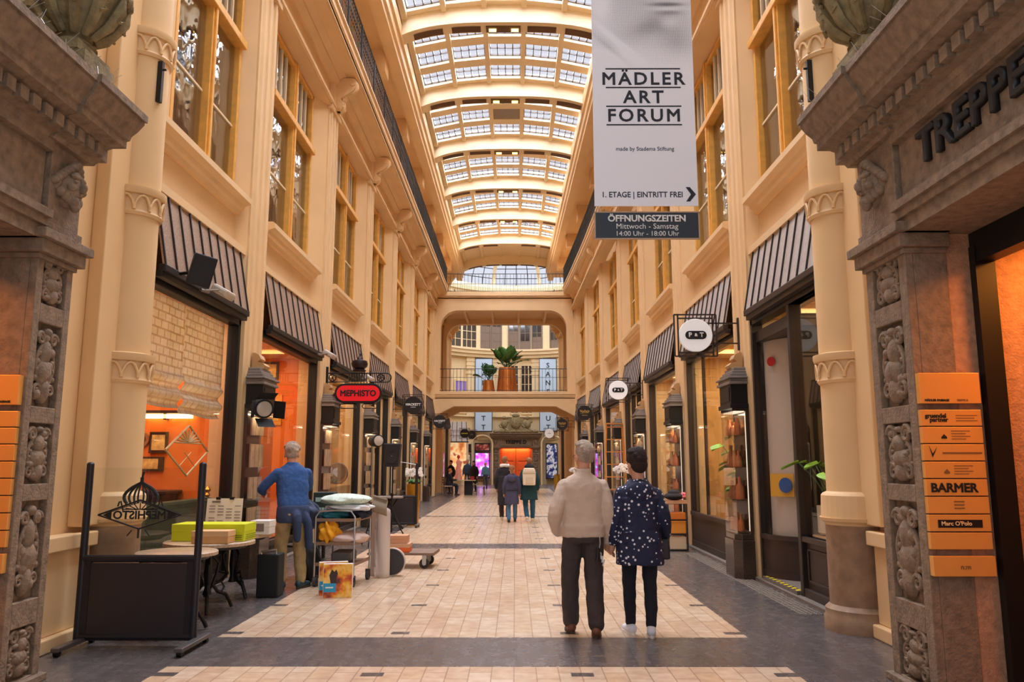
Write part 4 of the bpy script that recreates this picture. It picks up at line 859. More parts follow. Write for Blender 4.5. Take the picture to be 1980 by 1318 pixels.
# ------------------------------------------------------------------ rolling glass screens
SCRP = mat('dark_screen_panel', (46, 38, 40), .45, var=.05); SCRF = mat('charcoal_screen_frame', (40, 38, 44), .4, metal=.3)
def screen(lb, x0, x1, y, emblem):
    t = thing('glass_screen', lb, 'screen', ((x0+x1)/2, y, 0))
    for x in (x0, x1):
        m = MB(); m.tube([(x, y, .06), (x, y, 1.56)], .032, 14); m.ell((x, y, 1.56), (.032, .032, .02), 12, 6); obj('post', m, SCRF, t, smooth=True)
        m = MB(); m.box(x+.05-.035, x+.05+.035, y-.42, y+.2, .04, .075); obj('foot', m, mat('scuffed_steel_bar', (112, 106, 104), .4, metal=.7), t, bevel=.006)
        for yy in (y-.38, y+.16):
            m = MB(); m.tube([(x+.03, yy, .03), (x+.07, yy, .03)], .03, 12); obj('castor', m, BLACK, t, smooth=True)
    m = MB(); m.box(x0, x1, y-.015, y+.015, .1, .7); obj('panel', m, SCRP, t)
    m = MB()
    for z in (.08, .74): m.tube([(x0, y, z), (x1, y, z)], .032, 10)
    for x in (x0+.05, x1-.05): m.box(x-.03, x+.03, y-.02, y+.02, .08, .74)
    obj('panel_frame', m, SCRF, t)
    if emblem: m = MB(); m.box(x0+.03, x1-.03, y-.005, y+.003, .77, 1.53); obj('pane', m, CLEAR, t)
    else:
        q = [(x0+(x1-x0)*i/12, 1.62-.0*i-.1*(i/12)**2) for i in range(13)]
        m = MB(); m.prism([(x0, .77)]+q+[(x1, .77)], lambda u, v, w_: (u, w_, v), y-.004, y+.004); obj('pane', m, CLEAR, t)
        m = MB(); m.tube([(u, y, v) for u, v in q], .008); obj('glass_edge', m, STEEL, t)
    if emblem:
        cx, cz = (x0+x1)/2-.03, 1.115; m = MB()
        def bar(a, b, r=.008): m.tube([(cx+a[0], y-.008, cz+a[1]), (cx+b[0], y-.008, cz+b[1])], r, 5)
        for a, b in (((-.37, 0), (0, .13)), ((0, .13), (.37, 0)), ((.37, 0), (0, -.12)), ((0, -.12), (-.37, 0))): bar(a, b)
        for sg in (-1, 1):
            m.add([(cx+sg*.33, y-.008, cz), (cx+sg*.25, y-.008, cz+.035), (cx+sg*.25, y-.008, cz-.035)], [(0, 1, 2)]); bar((sg*.3, .012), (0, .115), .004)
            for wd, th in ((.15, .014), (.105, .01), (.06, .009), (.025, .008)): m.tube([(cx+sg*wd*sin(pi*(.3+.7*i/8)), y-.008, cz+.1+.19*i/8) for i in range(9)], [th]*7+[th*.8, th*.6], 6)
            m.tube([(cx+sg*(.2-.05*i/4), y-.008, cz+.075+.05*sin(i)) for i in range(5)], .007, 5)
        for i in range(7): a = pi*(i+.5)/7; bar((.03*cos(a), .045), (.13*cos(a), .045+.06*sin(a)), .005)
        bar((0, .27), (0, .33), .016); bar((0, .32), (.012, .38), .009); bar((-.16, .05), (.16, .05), .005); bar((0, -.12), (0, -.2), .01); bar((-.06, -.13), (-.1, -.18), .006); bar((.06, -.13), (.1, -.18), .006)
        obj('emblem', m, BLKP, t); text('lettering', 'MEPHISTO', .1, BLKP, (cx, y-.008, cz-.003), FACE_BACK, t, .002, .003, 1.02)
screen('rolling glass screen with a black fan emblem on its pane, left foreground', -3.81, -2.8, 7.13, True)
screen('dark rolling screen with a curved glass top before the white orchids, left middle distance', -3.3, -2.48, 20.1, False)
# ------------------------------------------------------------------ cafe tables
MARB = mat('speckled_marble_top', (186, 158, 128), .3, var=.25, vs=40)
def table(lb, c, r, rz=0):
    t = thing('cafe_table', lb, 'table'); m = MB(); m.lathe([(r-.03, .7), (r, .705), (r, .735), (r-.008, .742), (.01, .742)], (0, 0, 0), 40); obj('tabletop', m, MARB, t, smooth=True)
    m = MB(); m.lathe([(r-.08, .67), (r-.07, .7), (.02, .7)], (0, 0, 0), 24); m.lathe([(.05, .18), (.03, .25), (.045, .4), (.03, .6), (.09, .68), (.01, .69)], (0, 0, 0), 14); obj('pedestal', m, BLACK, t, smooth=True)
    for i in range(3):
        a = i*2*pi/3+.5; m = MB(); m.tube([(q*cos(a), q*sin(a), z) for q, z in ((.03, .6), (.12, .5), (.1, .38), (.06, .28), (.12, .2), (.22, .16), (.27, .08), (.3, .02))], [.016, .016, .018, .02, .02, .02, .018, .02], 8)
        m.tube([(q*cos(a), q*sin(a), z) for q, z in ((.06, .28), (.16, .3), (.2, .24), (.17, .19))], .01, 6); obj('leg', m, BLACK, t, smooth=True)
    return place(t, (c[0], c[1], 0), rz)
table('small round marble cafe table just behind the emblem glass screen', (-3.22, 7.7), .37)
table('round marble cafe table carrying the yellow and brown boxes', (-3.3, 8.72), .47, .4)
table('round marble cafe table beside the man in the blue sweater, under the price sheet', (-3.36, 9.65), .43, .9)
def carton(name, lb, x0, x1, y0, y1, z0, z1, m_, rz=0, cat='box', extra=None):
    t = thing(name, lb, cat, ((x0+x1)/2, (y0+y1)/2, z0)); m = MB(); m.box(x0, x1, y0, y1, z0, z1); obj('carton', m, m_, t, bevel=.004)
    m = MB(); m.box(x0-.003, x1+.003, y0-.003, y1+.003, z1-(z1-z0)*.45, z1+.003); obj('lid', m, m_ if not extra else extra, t, bevel=.004)
    t.rotation_euler = (0, 0, rz); return t
YEL = mat('yellow_green_card', (206, 220, 20), .5); KRAFT = mat('kraft_card', (206, 158, 104), .7, var=.1); WCARD = mat('white_card', (224, 220, 214), .6)
t = carton('flat_box', 'long flat yellow-green box lying on the cafe table', -3.68, -2.9, 8.62, 9.0, .744, .92, YEL)
m = MB()
for i in range(3): m.box(-2.894, -2.892, 8.66, 8.98, .765+.02*i, .769+.02*i); m.box(-3.3, -2.92, 8.612, 8.616, .765+.02*i, .769+.02*i)
obj('printed_lines', m, BLKP, t)
carton('card_box', 'brown kraft box in front of the yellow-green box on the table', -3.36, -2.98, 8.36, 8.58, .744, .87, KRAFT, 0, 'box', mat('kraft_lid', (220, 178, 128), .65))
t = carton('card_box', 'white carton with a square label at the table edge beside the man in blue', -3.1, -2.88, 9.42, 9.66, .744, .9, WCARD); m = MB(); m.box(-3.04, -2.94, 9.412, 9.415, .78, .87); obj('label_print', m, mat('grey_print', (120, 104, 100), .6), t)
t = thing('price_sheet', 'white printed price sheet clipped upright on the cafe table', 'sheet', (-3.42, 9.4, .744)); m = MB(); m.obox((-3.42, 9.42, .95), (.42, .008, .42), (-.12, 0, 0)); obj('paper', m, mat('cream_paper', (232, 222, 204), .7), t)
m = MB()
for i in range(9):
    for j in range(4):
        if (i+j) % 5: m.obox((-3.56+.1*j, 9.415+.004*(i-4)*.0+.024*(4.5-i)/9*-1.0-.004, .8+.034*i), (.07, .002, .008), (-.12, 0, 0))
m.obox((-3.52, 9.43, 1.12), (.1, .003, .02), (-.12, 0, 0)); obj('print', m, mat('grey_print', (120, 104, 100), .6), t)
m = MB(); m.obox((-3.5, 9.445, 1.16), (.05, .03, .03)); m.obox((-3.34, 9.445, 1.16), (.05, .03, .03)); m.tube([(-3.7, 9.45, 1.16), (-3.1, 9.45, 1.15)], .004); m.box(-3.46, -3.38, 9.42, 9.5, .744, .76); m.tube([(-3.42, 9.47, .75), (-3.42, 9.45, 1.15)], .006); obj('clip_stand', m, BLACK, t)
# black crate under the table
t = thing('equipment_case', 'black upright equipment case with a chrome handle under the table at the man\'s feet', 'case', (-2.93, 9.72, 0)); m = MB(); m.box(-3.06, -2.8, 9.6, 9.84, .0, .5); obj('body', m, BLK, t, bevel=.015)
m = MB(); m.tube([(-3.02, 9.62, .5), (-3.02, 9.62, .53), (-2.84, 9.62, .55), (-2.84, 9.62, .5)], .012); obj('handle', m, STEEL, t)
# ------------------------------------------------------------------ serving cart with its heap
t = thing('serving_cart', 'steel serving cart on wheels heaped with cloths, left of the passage', 'cart')
m = MB()
for x in (-.26, .26): m.tube([(x, -.36, .12), (x, -.36, .88), (x*.8, -.36, .95), (0, -.36, .96)], .013, 8)
for x in (-.26, .26): m.tube([(x, .36, .12), (x, .36, .88), (x*.8, .36, .95), (0, .36, .96)], .013, 8)
obj('tube_frame', m, STEEL, t, smooth=True)
for z in (.26, .52, .82):
    m = MB(); m.box(-.26, .26, -.36, .36, z, z+.02); m.box(-.27, .27, -.37, -.355, z, z+.04); m.box(.255, .27, -.37, .37, z, z+.04); obj('shelf', m, mat('tan_cart_shelf', (150, 122, 100), .5, metal=.2), t)
for x in (-.25, .25):
    for y in (-.34, .34): m = MB(); m.tube([(x-.02, y, .06), (x+.02, y, .06)], .06, 16); m.box(x-.03, x+.03, y-.02, y+.02, .06, .14); obj('wheel', m, mat('grey_rubber', (64, 60, 60), .6), t, smooth=True)
place(t, (-2.3, 10.8, 0), -.1)
def heap(name, lb, cat, c, r, m_, seed=0, loc=None, amp=.12, parent=None):
    rd = random.Random(seed); ph = [rd.uniform(0, 6) for _ in range(6)]; m = MB()
    def fn(u, v):
        a = 2*pi*u; e = -pi/2+pi*v; q = 1+amp*(sin(5*a+ph[0])*cos(3*e+ph[1])+.6*sin(9*a+ph[2]+4*e)+.5*sin(3*a+7*e+ph[3]))
        z = c[2]+r[2]*sin(e)*q; return (c[0]+r[0]*cos(e)*cos(a)*q, c[1]+r[1]*cos(e)*sin(a)*q, z)
    m.grid(fn, 40, 22); o = obj(name, m, m_, parent, smooth=True, sub=1); return o if parent else tag(o, lb, cat)
def pattern(name, c1, c2, scale, thr):
    m = bpy.data.materials.new(name); m.use_nodes = True; nt = m.node_tree; b = nt.nodes['Principled BSDF']; b.inputs['Roughness'].default_value = .75
    tc = nd(nt, 'ShaderNodeTexCoord'); v = nd(nt, 'ShaderNodeTexVoronoi'); v.inputs['Scale'].default_value = scale; r = nd(nt, 'ShaderNodeMath', operation='LESS_THAN'); r.inputs[1].default_value = thr
    mx = nd(nt, 'ShaderNodeMix', data_type='RGBA'); L = nt.links.new; L(tc.outputs['Object'], v.inputs[0]); L(v.outputs['Distance'], r.inputs[0]); L(r.outputs[0], mx.inputs[0])
    mx.inputs[6].default_value = (*lin(c1), 1); mx.inputs[7].default_value = (*lin(c2), 1); L(mx.outputs[2], b.inputs['Base Color'])
    n = nd(nt, 'ShaderNodeTexNoise'); n.inputs['Scale'].default_value = 9; u = nd(nt, 'ShaderNodeBump'); u.inputs['Strength'].default_value = .5; u.inputs['Distance'].default_value = .05
    L(tc.outputs['Object'], n.inputs[0]); L(n.outputs[0], u.inputs['Height']); L(u.outputs[0], b.inputs['Normal']); return m
MINT = pattern('mint_print_cloth', (206, 222, 206), (88, 128, 110), 28, .2)
heap('folded_cloth', 'mint patterned padded cloth topping the heap on the cart', 'cloth', (-2.27, 10.72, 1.09), (.34, .3, .075), MINT, 1, amp=.05)
heap('folded_cloth', 'white cloth under the mint cloth on the cart', 'cloth', (-2.22, 10.75, .99), (.32, .3, .06), mat('white_cloth', (226, 232, 238), .8), 2, amp=.08)
heap('folded_cloth', 'teal cloth on the left of the cart top', 'cloth', (-2.38, 10.6, .9), (.2, .16, .07), mat('teal_cloth', (16, 96, 108), .8), 3)
heap('garment', 'dark navy garment on the right of the cart top', 'clothing', (-2.12, 10.78, .9), (.18, .2, .07), mat('navy_cloth', (26, 32, 54), .85), 8)
heap('garment', 'orange-yellow garment hanging from the left of the cart', 'clothing', (-2.42, 10.5, .68), (.13, .09, .13), mat('yellow_cloth', (232, 160, 22), .8), 4, amp=.22)
heap('cushion', 'beige padded cushion on the middle shelf of the cart', 'cushion', (-2.2, 10.68, .6), (.26, .3, .085), mat('beige_cushion', (206, 180, 168), .85), 5, amp=.04)
m = MB(); m.box(-2.42, -2.15, 10.6, 11.0, .285, .42); tag(obj('storage_tub', m, mat('grey_tub', (110, 106, 104), .6), bevel=.03), 'grey tub on the lowest shelf of the cart', 'tub')
# pale dust sheet hanging behind the cart
m = MB(); m.grid(lambda u, v: (-2.02+.26*u+.03*sin(9*u), 11.3-.1*sin(3*u)+.02*sin(14*u+3*v), .01+1.0*(1-.12*u**3)*(v)), 24, 14)
tag(obj('dust_sheet', m, mat('pale_grey_sheet', (206, 192, 184), .8), smooth=True, solid=.02), 'pale grey sheet-covered rack standing behind the cart', 'sheet')
m = MB(); m.grid(lambda u, v: (-1.98+.2*u, 11.16-.03*sin(8*v), .78+.36*sin(pi*(.12+.4*v))-.06*u), 10, 16)
tag(obj('garment', m, mat('taupe_coat', (150, 134, 112), .85), smooth=True, solid=.02), 'taupe coat draped over the pale sheet behind the cart', 'clothing')
# round drum, floor boxes, flat trolley
t = thing('drum', 'round black drum with a pale rim standing on edge behind the cart', 'drum', (-1.74, 11.45, 0)); m = MB(); cylY(m, (-1.74, 0, .195), .19, 11.41, 11.5, 36); obj('shell', m, mat('pale_drum_rim', (196, 180, 170), .5), t)
m = MB(); cylY(m, (-1.74, 0, .195), .178, 11.402, 11.41, 36); obj('drum_head', m, mat('black_drum_head', (46, 42, 44), .4), t)
def puzzle():
    m = bpy.data.materials.new('photo_printed_box'); m.use_nodes = True; nt = m.node_tree; b = nt.nodes['Principled BSDF']; b.inputs['Roughness'].default_value = .3
    tc = nd(nt, 'ShaderNodeTexCoord'); n = nd(nt, 'ShaderNodeTexNoise'); n.inputs['Scale'].default_value = 7; n.inputs['Detail'].default_value = 3; r = nd(nt, 'ShaderNodeValToRGB'); L = nt.links.new; L(tc.outputs['Object'], n.inputs[0]); L(n.outputs[0], r.inputs[0]); L(r.outputs[0], b.inputs['Base Color'])
    e = r.color_ramp.elements; e[0].position = .32; e[0].color = (*lin((96, 38, 16)), 1); e[1].position = .72; e[1].color = (*lin((250, 226, 150)), 1)
    for p, c in ((.44, (206, 88, 22)), (.54, (238, 176, 40))): q = e.new(p); q.color = (*lin(c), 1)
    return m
PZ = puzzle(); BLUEL = mat('sky_blue_label', (36, 160, 206), .4)
for i, (lb, loc, rz) in enumerate((('picture-printed box with a blue label standing on the floor before the cart', (-2.1, 9.64, 0), .12), ('second picture-printed box, half hidden behind the front one', (-2.2, 9.82, 0), .3))):
    t = thing('picture_box', lb, 'box'); m = MB(); m.box(-.17, .17, -.04, .04, 0, .39); obj('carton', m, mat('white_box_card', (232, 224, 216), .5), t)
    m = MB(); m.box(-.165, .165, -.043, -.04, .004, .386); obj('picture_front', m, PZ, t); m = MB(); m.box(-.165, -.02, -.046, -.043, .07, .17); obj('blue_label', m, BLUEL, t)
    m = MB(); m.box(-.14, -.05, -.048, -.046, .115, .13); obj('label_print', m, WHL, t); m = MB(); m.prism([(-.08, .17), (-.1, .26), (-.07, .33), (-.04, .3), (-.02, .33), (0, .28), (-.02, .2), (-.01, .17)], lambda u, v, q: (u, q, v), -.0455, -.043); obj('dark_figure', m, mat('dark_print', (52, 26, 20), .4), t)
    place(t, loc, rz)
t = thing('platform_trolley', 'flat platform trolley on castors with cartons, left middle of the passage', 'trolley'); m = MB(); m.box(-.5, .5, -.32, .32, .2, .235); m.box(.49, .51, -.33, .33, .19, .24); obj('platform', m, mat('worn_plywood', (126, 100, 80), .6, var=.15), t, bevel=.004)
for x in (-.36, .36):
    for y in (-.24, .24): m = MB(); m.tube([(x-.02, y, .075), (x+.02, y, .075)] if 0 else [(x, y-.02, .075), (x, y+.02, .075)], .075, 18); obj('wheel', m, mat('black_rubber', (34, 30, 30), .5), t, smooth=True); m = MB(); m.box(x-.03, x+.03, y-.03, y+.03, .08, .2); m.tube([(x, y-.026, .075), (x, y+.026, .075)], .03, 12); obj('castor_fork', m, STEEL, t)
place(t, (-1.72, 12.5, 0), -.05)
ORC = mat('orange_carton', (226, 104, 44), .6); carton('carton', 'orange carton lying on the platform trolley', -2.0, -1.6, 12.22, 12.55, .237, .36, ORC, 0, 'box', mat('pale_wood_carton', (206, 160, 124), .7)); carton('carton', 'pinkish carton on top of the orange carton on the trolley', -1.98, -1.64, 12.24, 12.52, .366, .48, mat('pink_kraft', (204, 152, 116), .7))
# chair with jackets behind the man
t = thing('chair', 'black chair buried under a grey-blue jacket, right behind the man in blue', 'chair'); m = MB(); m.box(-.2, .2, -.2, .2, .43, .46); obj('seat', m, BLK, t, bevel=.01); m = MB(); m.box(-.2, .2, .18, .21, .6, .92); obj('backrest', m, BLK, t, bevel=.01)
for x in (-.18, .18):
    for y, h in ((-.18, .44), (.19, .92)): m = MB(); m.tube([(x, y, 0), (x, y, h)], .014); obj('leg', m, BLACK, t)
place(t, (-2.99, 11.22, 0), 2.6)
heap('jacket', 'grey-blue jacket slung over the chair behind the man', 'clothing', (-2.93, 11.05, .86), (.24, .15, .2), mat('grey_blue_jacket', (78, 88, 112), .85), 6, amp=.16)
heap('bag', 'dark rucksack on the floor under the chair between man and cart', 'bag', (-2.76, 10.86, .26), (.15, .15, .25), mat('dark_green_bag', (50, 50, 46), .85), 7, amp=.08)
# ------------------------------------------------------------------ stage kit near the third left shop
def tripod(t, c, h, spread=.35):
    m = MB(); m.tube([(c[0], c[1], .25), (c[0], c[1], h)], .017); m.tube([(c[0], c[1], .5), (c[0], c[1], .58)], .03); m.tube([(c[0], c[1], h*.62), (c[0], c[1], h*.62+.06)], .03); obj('pole', m, BLACK, t)
    for i in range(3): a = 2*pi*i/3+.4; m = MB(); m.tube([(c[0]+.02*cos(a), c[1]+.02*sin(a), .6), (c[0]+spread*cos(a), c[1]+spread*sin(a), .012)], .012); m.tube([(c[0], c[1], .3), (c[0]+spread*.55*cos(a), c[1]+spread*.55*sin(a), .28)], .008); obj('leg', m, BLACK, t)
t = thing('speaker_stand', 'black tripod stand under the loudspeaker beside the third left shop', 'stand', (-2.4, 15.6, 0)); tripod(t, (-2.4, 15.6), 1.5)
t = thing('loudspeaker', 'black loudspeaker on a tripod stand beside the third left shop', 'loudspeaker', (-2.4, 15.6, 1.5)); m = MB(); m.prism([(-.15, 1.5), (.13, 1.5), (.16, 1.95), (-.17, 1.95)], lambda u, v, q: (-2.4+u, q, v), 15.46, 15.72); obj('cabinet', m, BLK, t, bevel=.02)
m = MB(); cylY(m, (-2.4, 0, 1.66), .1, 15.448, 15.46); cylY(m, (-2.4, 0, 1.85), .04, 15.448, 15.46); obj('grille', m, mat('dark_grille', (34, 34, 36), .8), t); m = MB(); m.box(-2.41, -2.395, 15.442, 15.447, 1.7, 1.715); obj('logo_badge', m, STEEL, t)
t = thing('spotlight_stand', 'black tripod light stand left of the loudspeaker stand', 'stand', (-2.72, 15.5, 0)); tripod(t, (-2.72, 15.5), 1.78, .33)
t = thing('spotlight', 'black round stage spotlight on a tripod left of the loudspeaker', 'lamp', (-2.72, 15.5, 1.78)); spot(t, (-2.66, 15.42, 2.0), (.6, -.8, 0), .12, .28, False)
t = thing('side_stand', 'grey-topped folding stand with black splayed legs before the dark screen', 'stand', (-2.95, 19.3, 0)); m = MB(); m.box(-3.35, -2.72, 19.1, 19.5, .74, .78); obj('top', m, mat('grey_board_top', (150, 138, 130), .6), t)
for a, b in (((-3.3, 19.15), (-2.7, 19.4)), ((-2.8, 19.15), (-3.3, 19.4)), ((-3.05, 19.2), (-2.72, 19.15)), ((-3.0, 19.45), (-3.3, 19.2))): m = MB(); m.tube([(a[0], a[1], .74), (b[0], b[1], .01)], .022); obj('leg', m, BLACK, t)
t = thing('label_crate', 'dark green crate with a white calendar grid before the third left shop', 'crate', (-3.15, 13.1, .0)); m = MB(); m.box(-3.28, -2.95, 13.0, 13.3, .62, 1.1); obj('body', m, mat('dark_green_crate', (28, 52, 48), .6), t, bevel=.01)
m = MB()
for i in range(5):
    for j in range(3): m.box(-3.24+.052*i, -3.2+.052*i, 12.992, 13.0, .7+.06*j, .74+.06*j)
m.box(-3.24, -3.0, 12.992, 13.0, .95, 1.02); obj('grid_print', m, mat('pale_green_print', (150, 190, 190), .6), t); m = MB(); m.tube([(-3.12, 13.15, 0), (-3.12, 13.15, .62)], .03); m.lathe([(.2, 0), (.2, .02), (.03, .05)], (-3.12, 13.15, 0), 18); obj('stand', m, BLACK, t)
# ------------------------------------------------------------------ orchids in gold planters
PETAL = mat('white_petal', (244, 238, 232), .5)
def orchid(lb, c, h, hp, r, seed, potm=GOLD):
    rd = random.Random(seed); t = thing('potted_orchid', lb, 'potted plant', c); m = MB(); m.lathe([(r*.85, 0), (r, hp*.5), (r, hp), (r*.9, hp), (r*.88, hp-.05), (.01, hp-.05)], c, 24); obj('planter', m, potm, t, smooth=True)
    m = MB()
    for i in range(9):
        a = i*.7; m.tube([(c[0], c[1], c[2]+hp-.03), (c[0]+r*.8*cos(a), c[1]+r*.8*sin(a), c[2]+hp+.1), (c[0]+r*1.3*cos(a), c[1]+r*1.3*sin(a), c[2]+hp+.05)], [.012, .035, .006], 6)
    obj('leaves', m, LEAF, t, smooth=True); m = MB(); f_ = MB()
    for i in range(3):
        a = i*2.1+.4; top = V((c[0]+r*.9*cos(a), c[1]+r*.5*sin(a), c[2]+h)); m.tube([(c[0], c[1], c[2]+hp), (c[0]+r*.2*cos(a), c[1], c[2]+(h+hp)/2+.05), top], .005, 5)
        for j in range(7):
            p = top+V((rd.uniform(-.09, .09), rd.uniform(-.07, .05), rd.uniform(-.14, .03)))
            for q in range(5): b = q*2*pi/5; f_.ell((p.x+.028*cos(b), p.y, p.z+.028*sin(b)), (.026, .008, .026), 7, 4)
    obj('stems', m, LEAFD, t); obj('blossoms', f_, PETAL, t, smooth=True)
orchid('white orchids in a tall gold planter behind the dark screen on the left', (-2.62, 20.55, 0), 1.4, 1.04, .17, 1)
orchid('white orchids in a brass planter beside the ladder on the right', (2.62, 19.4, 0), 1.5, .75, .16, 2)
orchid('white orchids in a slender gold planter far down the right side', (2.25, 29.5, 0), 1.35, .8, .17, 3)
t = thing('floor_vase', 'tall yellow floor vase near the far right shopfront', 'vase', (2.1, 40, 0)); m = MB(); m.lathe([(.05, 0), (.11, .05), (.16, .7), (.13, .95), (.15, 1.0)], (2.1, 40, 0), 18); obj('vase_body', m, mat('mustard_glaze', (176, 130, 24), .4), t, smooth=True)
m = MB(); m.lathe([(.15, .985), (.165, 1.0), (.15, 1.01)], (2.1, 40, 0), 18); obj('rim', m, GOLD, t)
# wooden step ladder
t = thing('step_ladder', 'tall orange wooden step ladder standing by the right shopfronts', 'ladder'); WOODL = mat('orange_ladder_wood', (204, 132, 62), .5, var=.15, vs=8)
for s_ in (-1, 1): m = MB(); m.tube([(s_*.33, -.35, 0), (s_*.21, 0, 2.62)], .024, 6); obj('front_rail', m, WOODL, t); m = MB(); m.tube([(s_*.3, .5, 0), (s_*.2, .02, 2.6)], .02, 6); obj('rear_rail', m, WOODL, t)
for i in range(8): q = (i+.7)/8; m = MB(); m.box(-.33+.12*q, .33-.12*q, -.35+.35*q-.03, -.35+.35*q+.05, 2.62*q-.012, 2.62*q+.012); obj('step', m, WOODL, t)
m = MB(); m.box(-.22, .22, -.08, .1, 2.6, 2.63); obj('top_plate', m, WOODL, t); place(t, (2.66, 21.2, 0), -.06)
# display stand by the second right case
t = thing('display_stand', 'black wire stand with orange crates by the right shopfront, beside the woman', 'stand', (2.96, 14.75, 0)); m = MB()
for x in (2.78, 3.12):
    for y in (14.6, 14.9): m.tube([(x, y, 0), (x, y, .86)], .01)
for z in (.02, .3, .55, .84): m.tube([(2.78, 14.6, z), (3.12, 14.6, z), (3.12, 14.9, z), (2.78, 14.9, z), (2.78, 14.6, z)], .009)
obj('wire_frame', m, BLACK, t)
m = MB(); m.box(2.77, 3.13, 14.59, 14.91, .84, .9); obj('tray', m, mat('pink_kraft', (204, 152, 116), .7), t)
for z, lb in ((.31, 'orange crate on the lower shelf of the wire stand'), (.56, 'small orange crate on the upper shelf of the wire stand'), (.03, 'pale crate on the floor shelf of the wire stand')):
    m = MB(); m.box(2.8, 3.1, 14.62, 14.88, z, z+(.22 if z < .5 else .12)); tag(obj('crate', m, [mat('orange_crate', (236, 150, 50), .6), mat('orange_crate2', (220, 120, 40), .6), mat('pale_crate', (224, 196, 160), .6)][0 if z == .31 else 1 if z > .5 else 2], bevel=.008), lb, 'crate')
m = MB(); m.ell((2.92, 14.72, .97), (.19, .17, .07), 20, 8); m.ell((2.92, 14.72, 1.02), (.12, .11, .07), 16, 8); tag(obj('felt_hat', m, mat('black_felt', (34, 30, 34), .9), smooth=True), 'black felt hat on top of the wire stand', 'hat')
m = MB(); rd = random.Random(5)
for i in range(14): m.ell((3.05+rd.uniform(-.06, .06), 14.68+rd.uniform(-.06, .06), .95+rd.uniform(0, .08)), (.03, .03, .02), 7, 5)
tag(obj('flower_bunch', m, mat('pink_blossom', (232, 110, 120), .6), smooth=True), 'bunch of pink flowers beside the black hat', 'flowers')
# ------------------------------------------------------------------ people
SKIN = mat('skin', (206, 150, 120), .55, var=.06, vs=20)
def spline(pts, rs, n=5):
    P = [V(p) for p in pts]; out = []; ro = []
    for i in range(len(P)-1):
        p0 = P[max(i-1, 0)]; p1 = P[i]; p2 = P[i+1]; p3 = P[min(i+2, len(P)-1)]
        for k in range(n):
            t = k/n; out.append(.5*((2*p1)+(p2-p0)*t+(2*p0-5*p1+4*p2-p3)*t*t+(3*p1-p0-3*p2+p3)*t**3)); ro.append(rs[i]+(rs[i+1]-rs[i])*t)
    return out+[P[-1]], ro+[rs[-1]]
def limb(m, pts, rs, seg=14, n=5):
    a, b = spline(pts, rs, n); m.tube(a, b, seg); m.ell(a[0], (b[0],)*3, seg, 6); m.ell(a[-1], (b[-1],)*3, seg, 6)
def torso(m, rings, seg=24):
    m.loft([[(cx+rx*(abs(cos(a))**.8)*(1 if cos(a) > 0 else -1), cy+ry*(abs(sin(a))**.8)*(1 if sin(a) > 0 else -1), z) for a in [2*pi*j/seg for j in range(seg)]] for z, cx, cy, rx, ry in rings])
def hand(m, w, d, side, s=1.0, curl=.5):
    """palm, four unequal bent fingers, thumb; w wrist, d pointing direction, side towards the thumb"""
    w = V(w); d = V(d).normalized(); sd = V(side); sd = (sd-d*sd.dot(d)).normalized(); nn = d.cross(sd)
    limb(m, [w, w+d*.04*s, w+d*.085*s], [.026*s, .033*s, .034*s], 10, 3)
    for i, (o, l) in enumerate(((.027, .07), (.009, .08), (-.01, .074), (-.027, .058))):
        b = w+d*.085*s+sd*o*s; k = b+d*l*.5*s+nn*curl*.25*l*s; e = k+(d*(1-curl*.8)+nn*curl).normalized()*l*.55*s
        limb(m, [b, k, e], [.0105*s, .0095*s, .008*s], 8, 3)
    b = w+d*.03*s+sd*.025*s; limb(m, [b, b+(d*.6+sd*.7).normalized()*.035*s, b+(d+sd*.45+nn*.2).normalized()*.07*s], [.014*s, .011*s, .009*s], 8, 3)
FOLDS = bpy.data.textures.new('cloth_folds', 'CLOUDS'); FOLDS.noise_scale = .11; FOLDS.noise_depth = 2
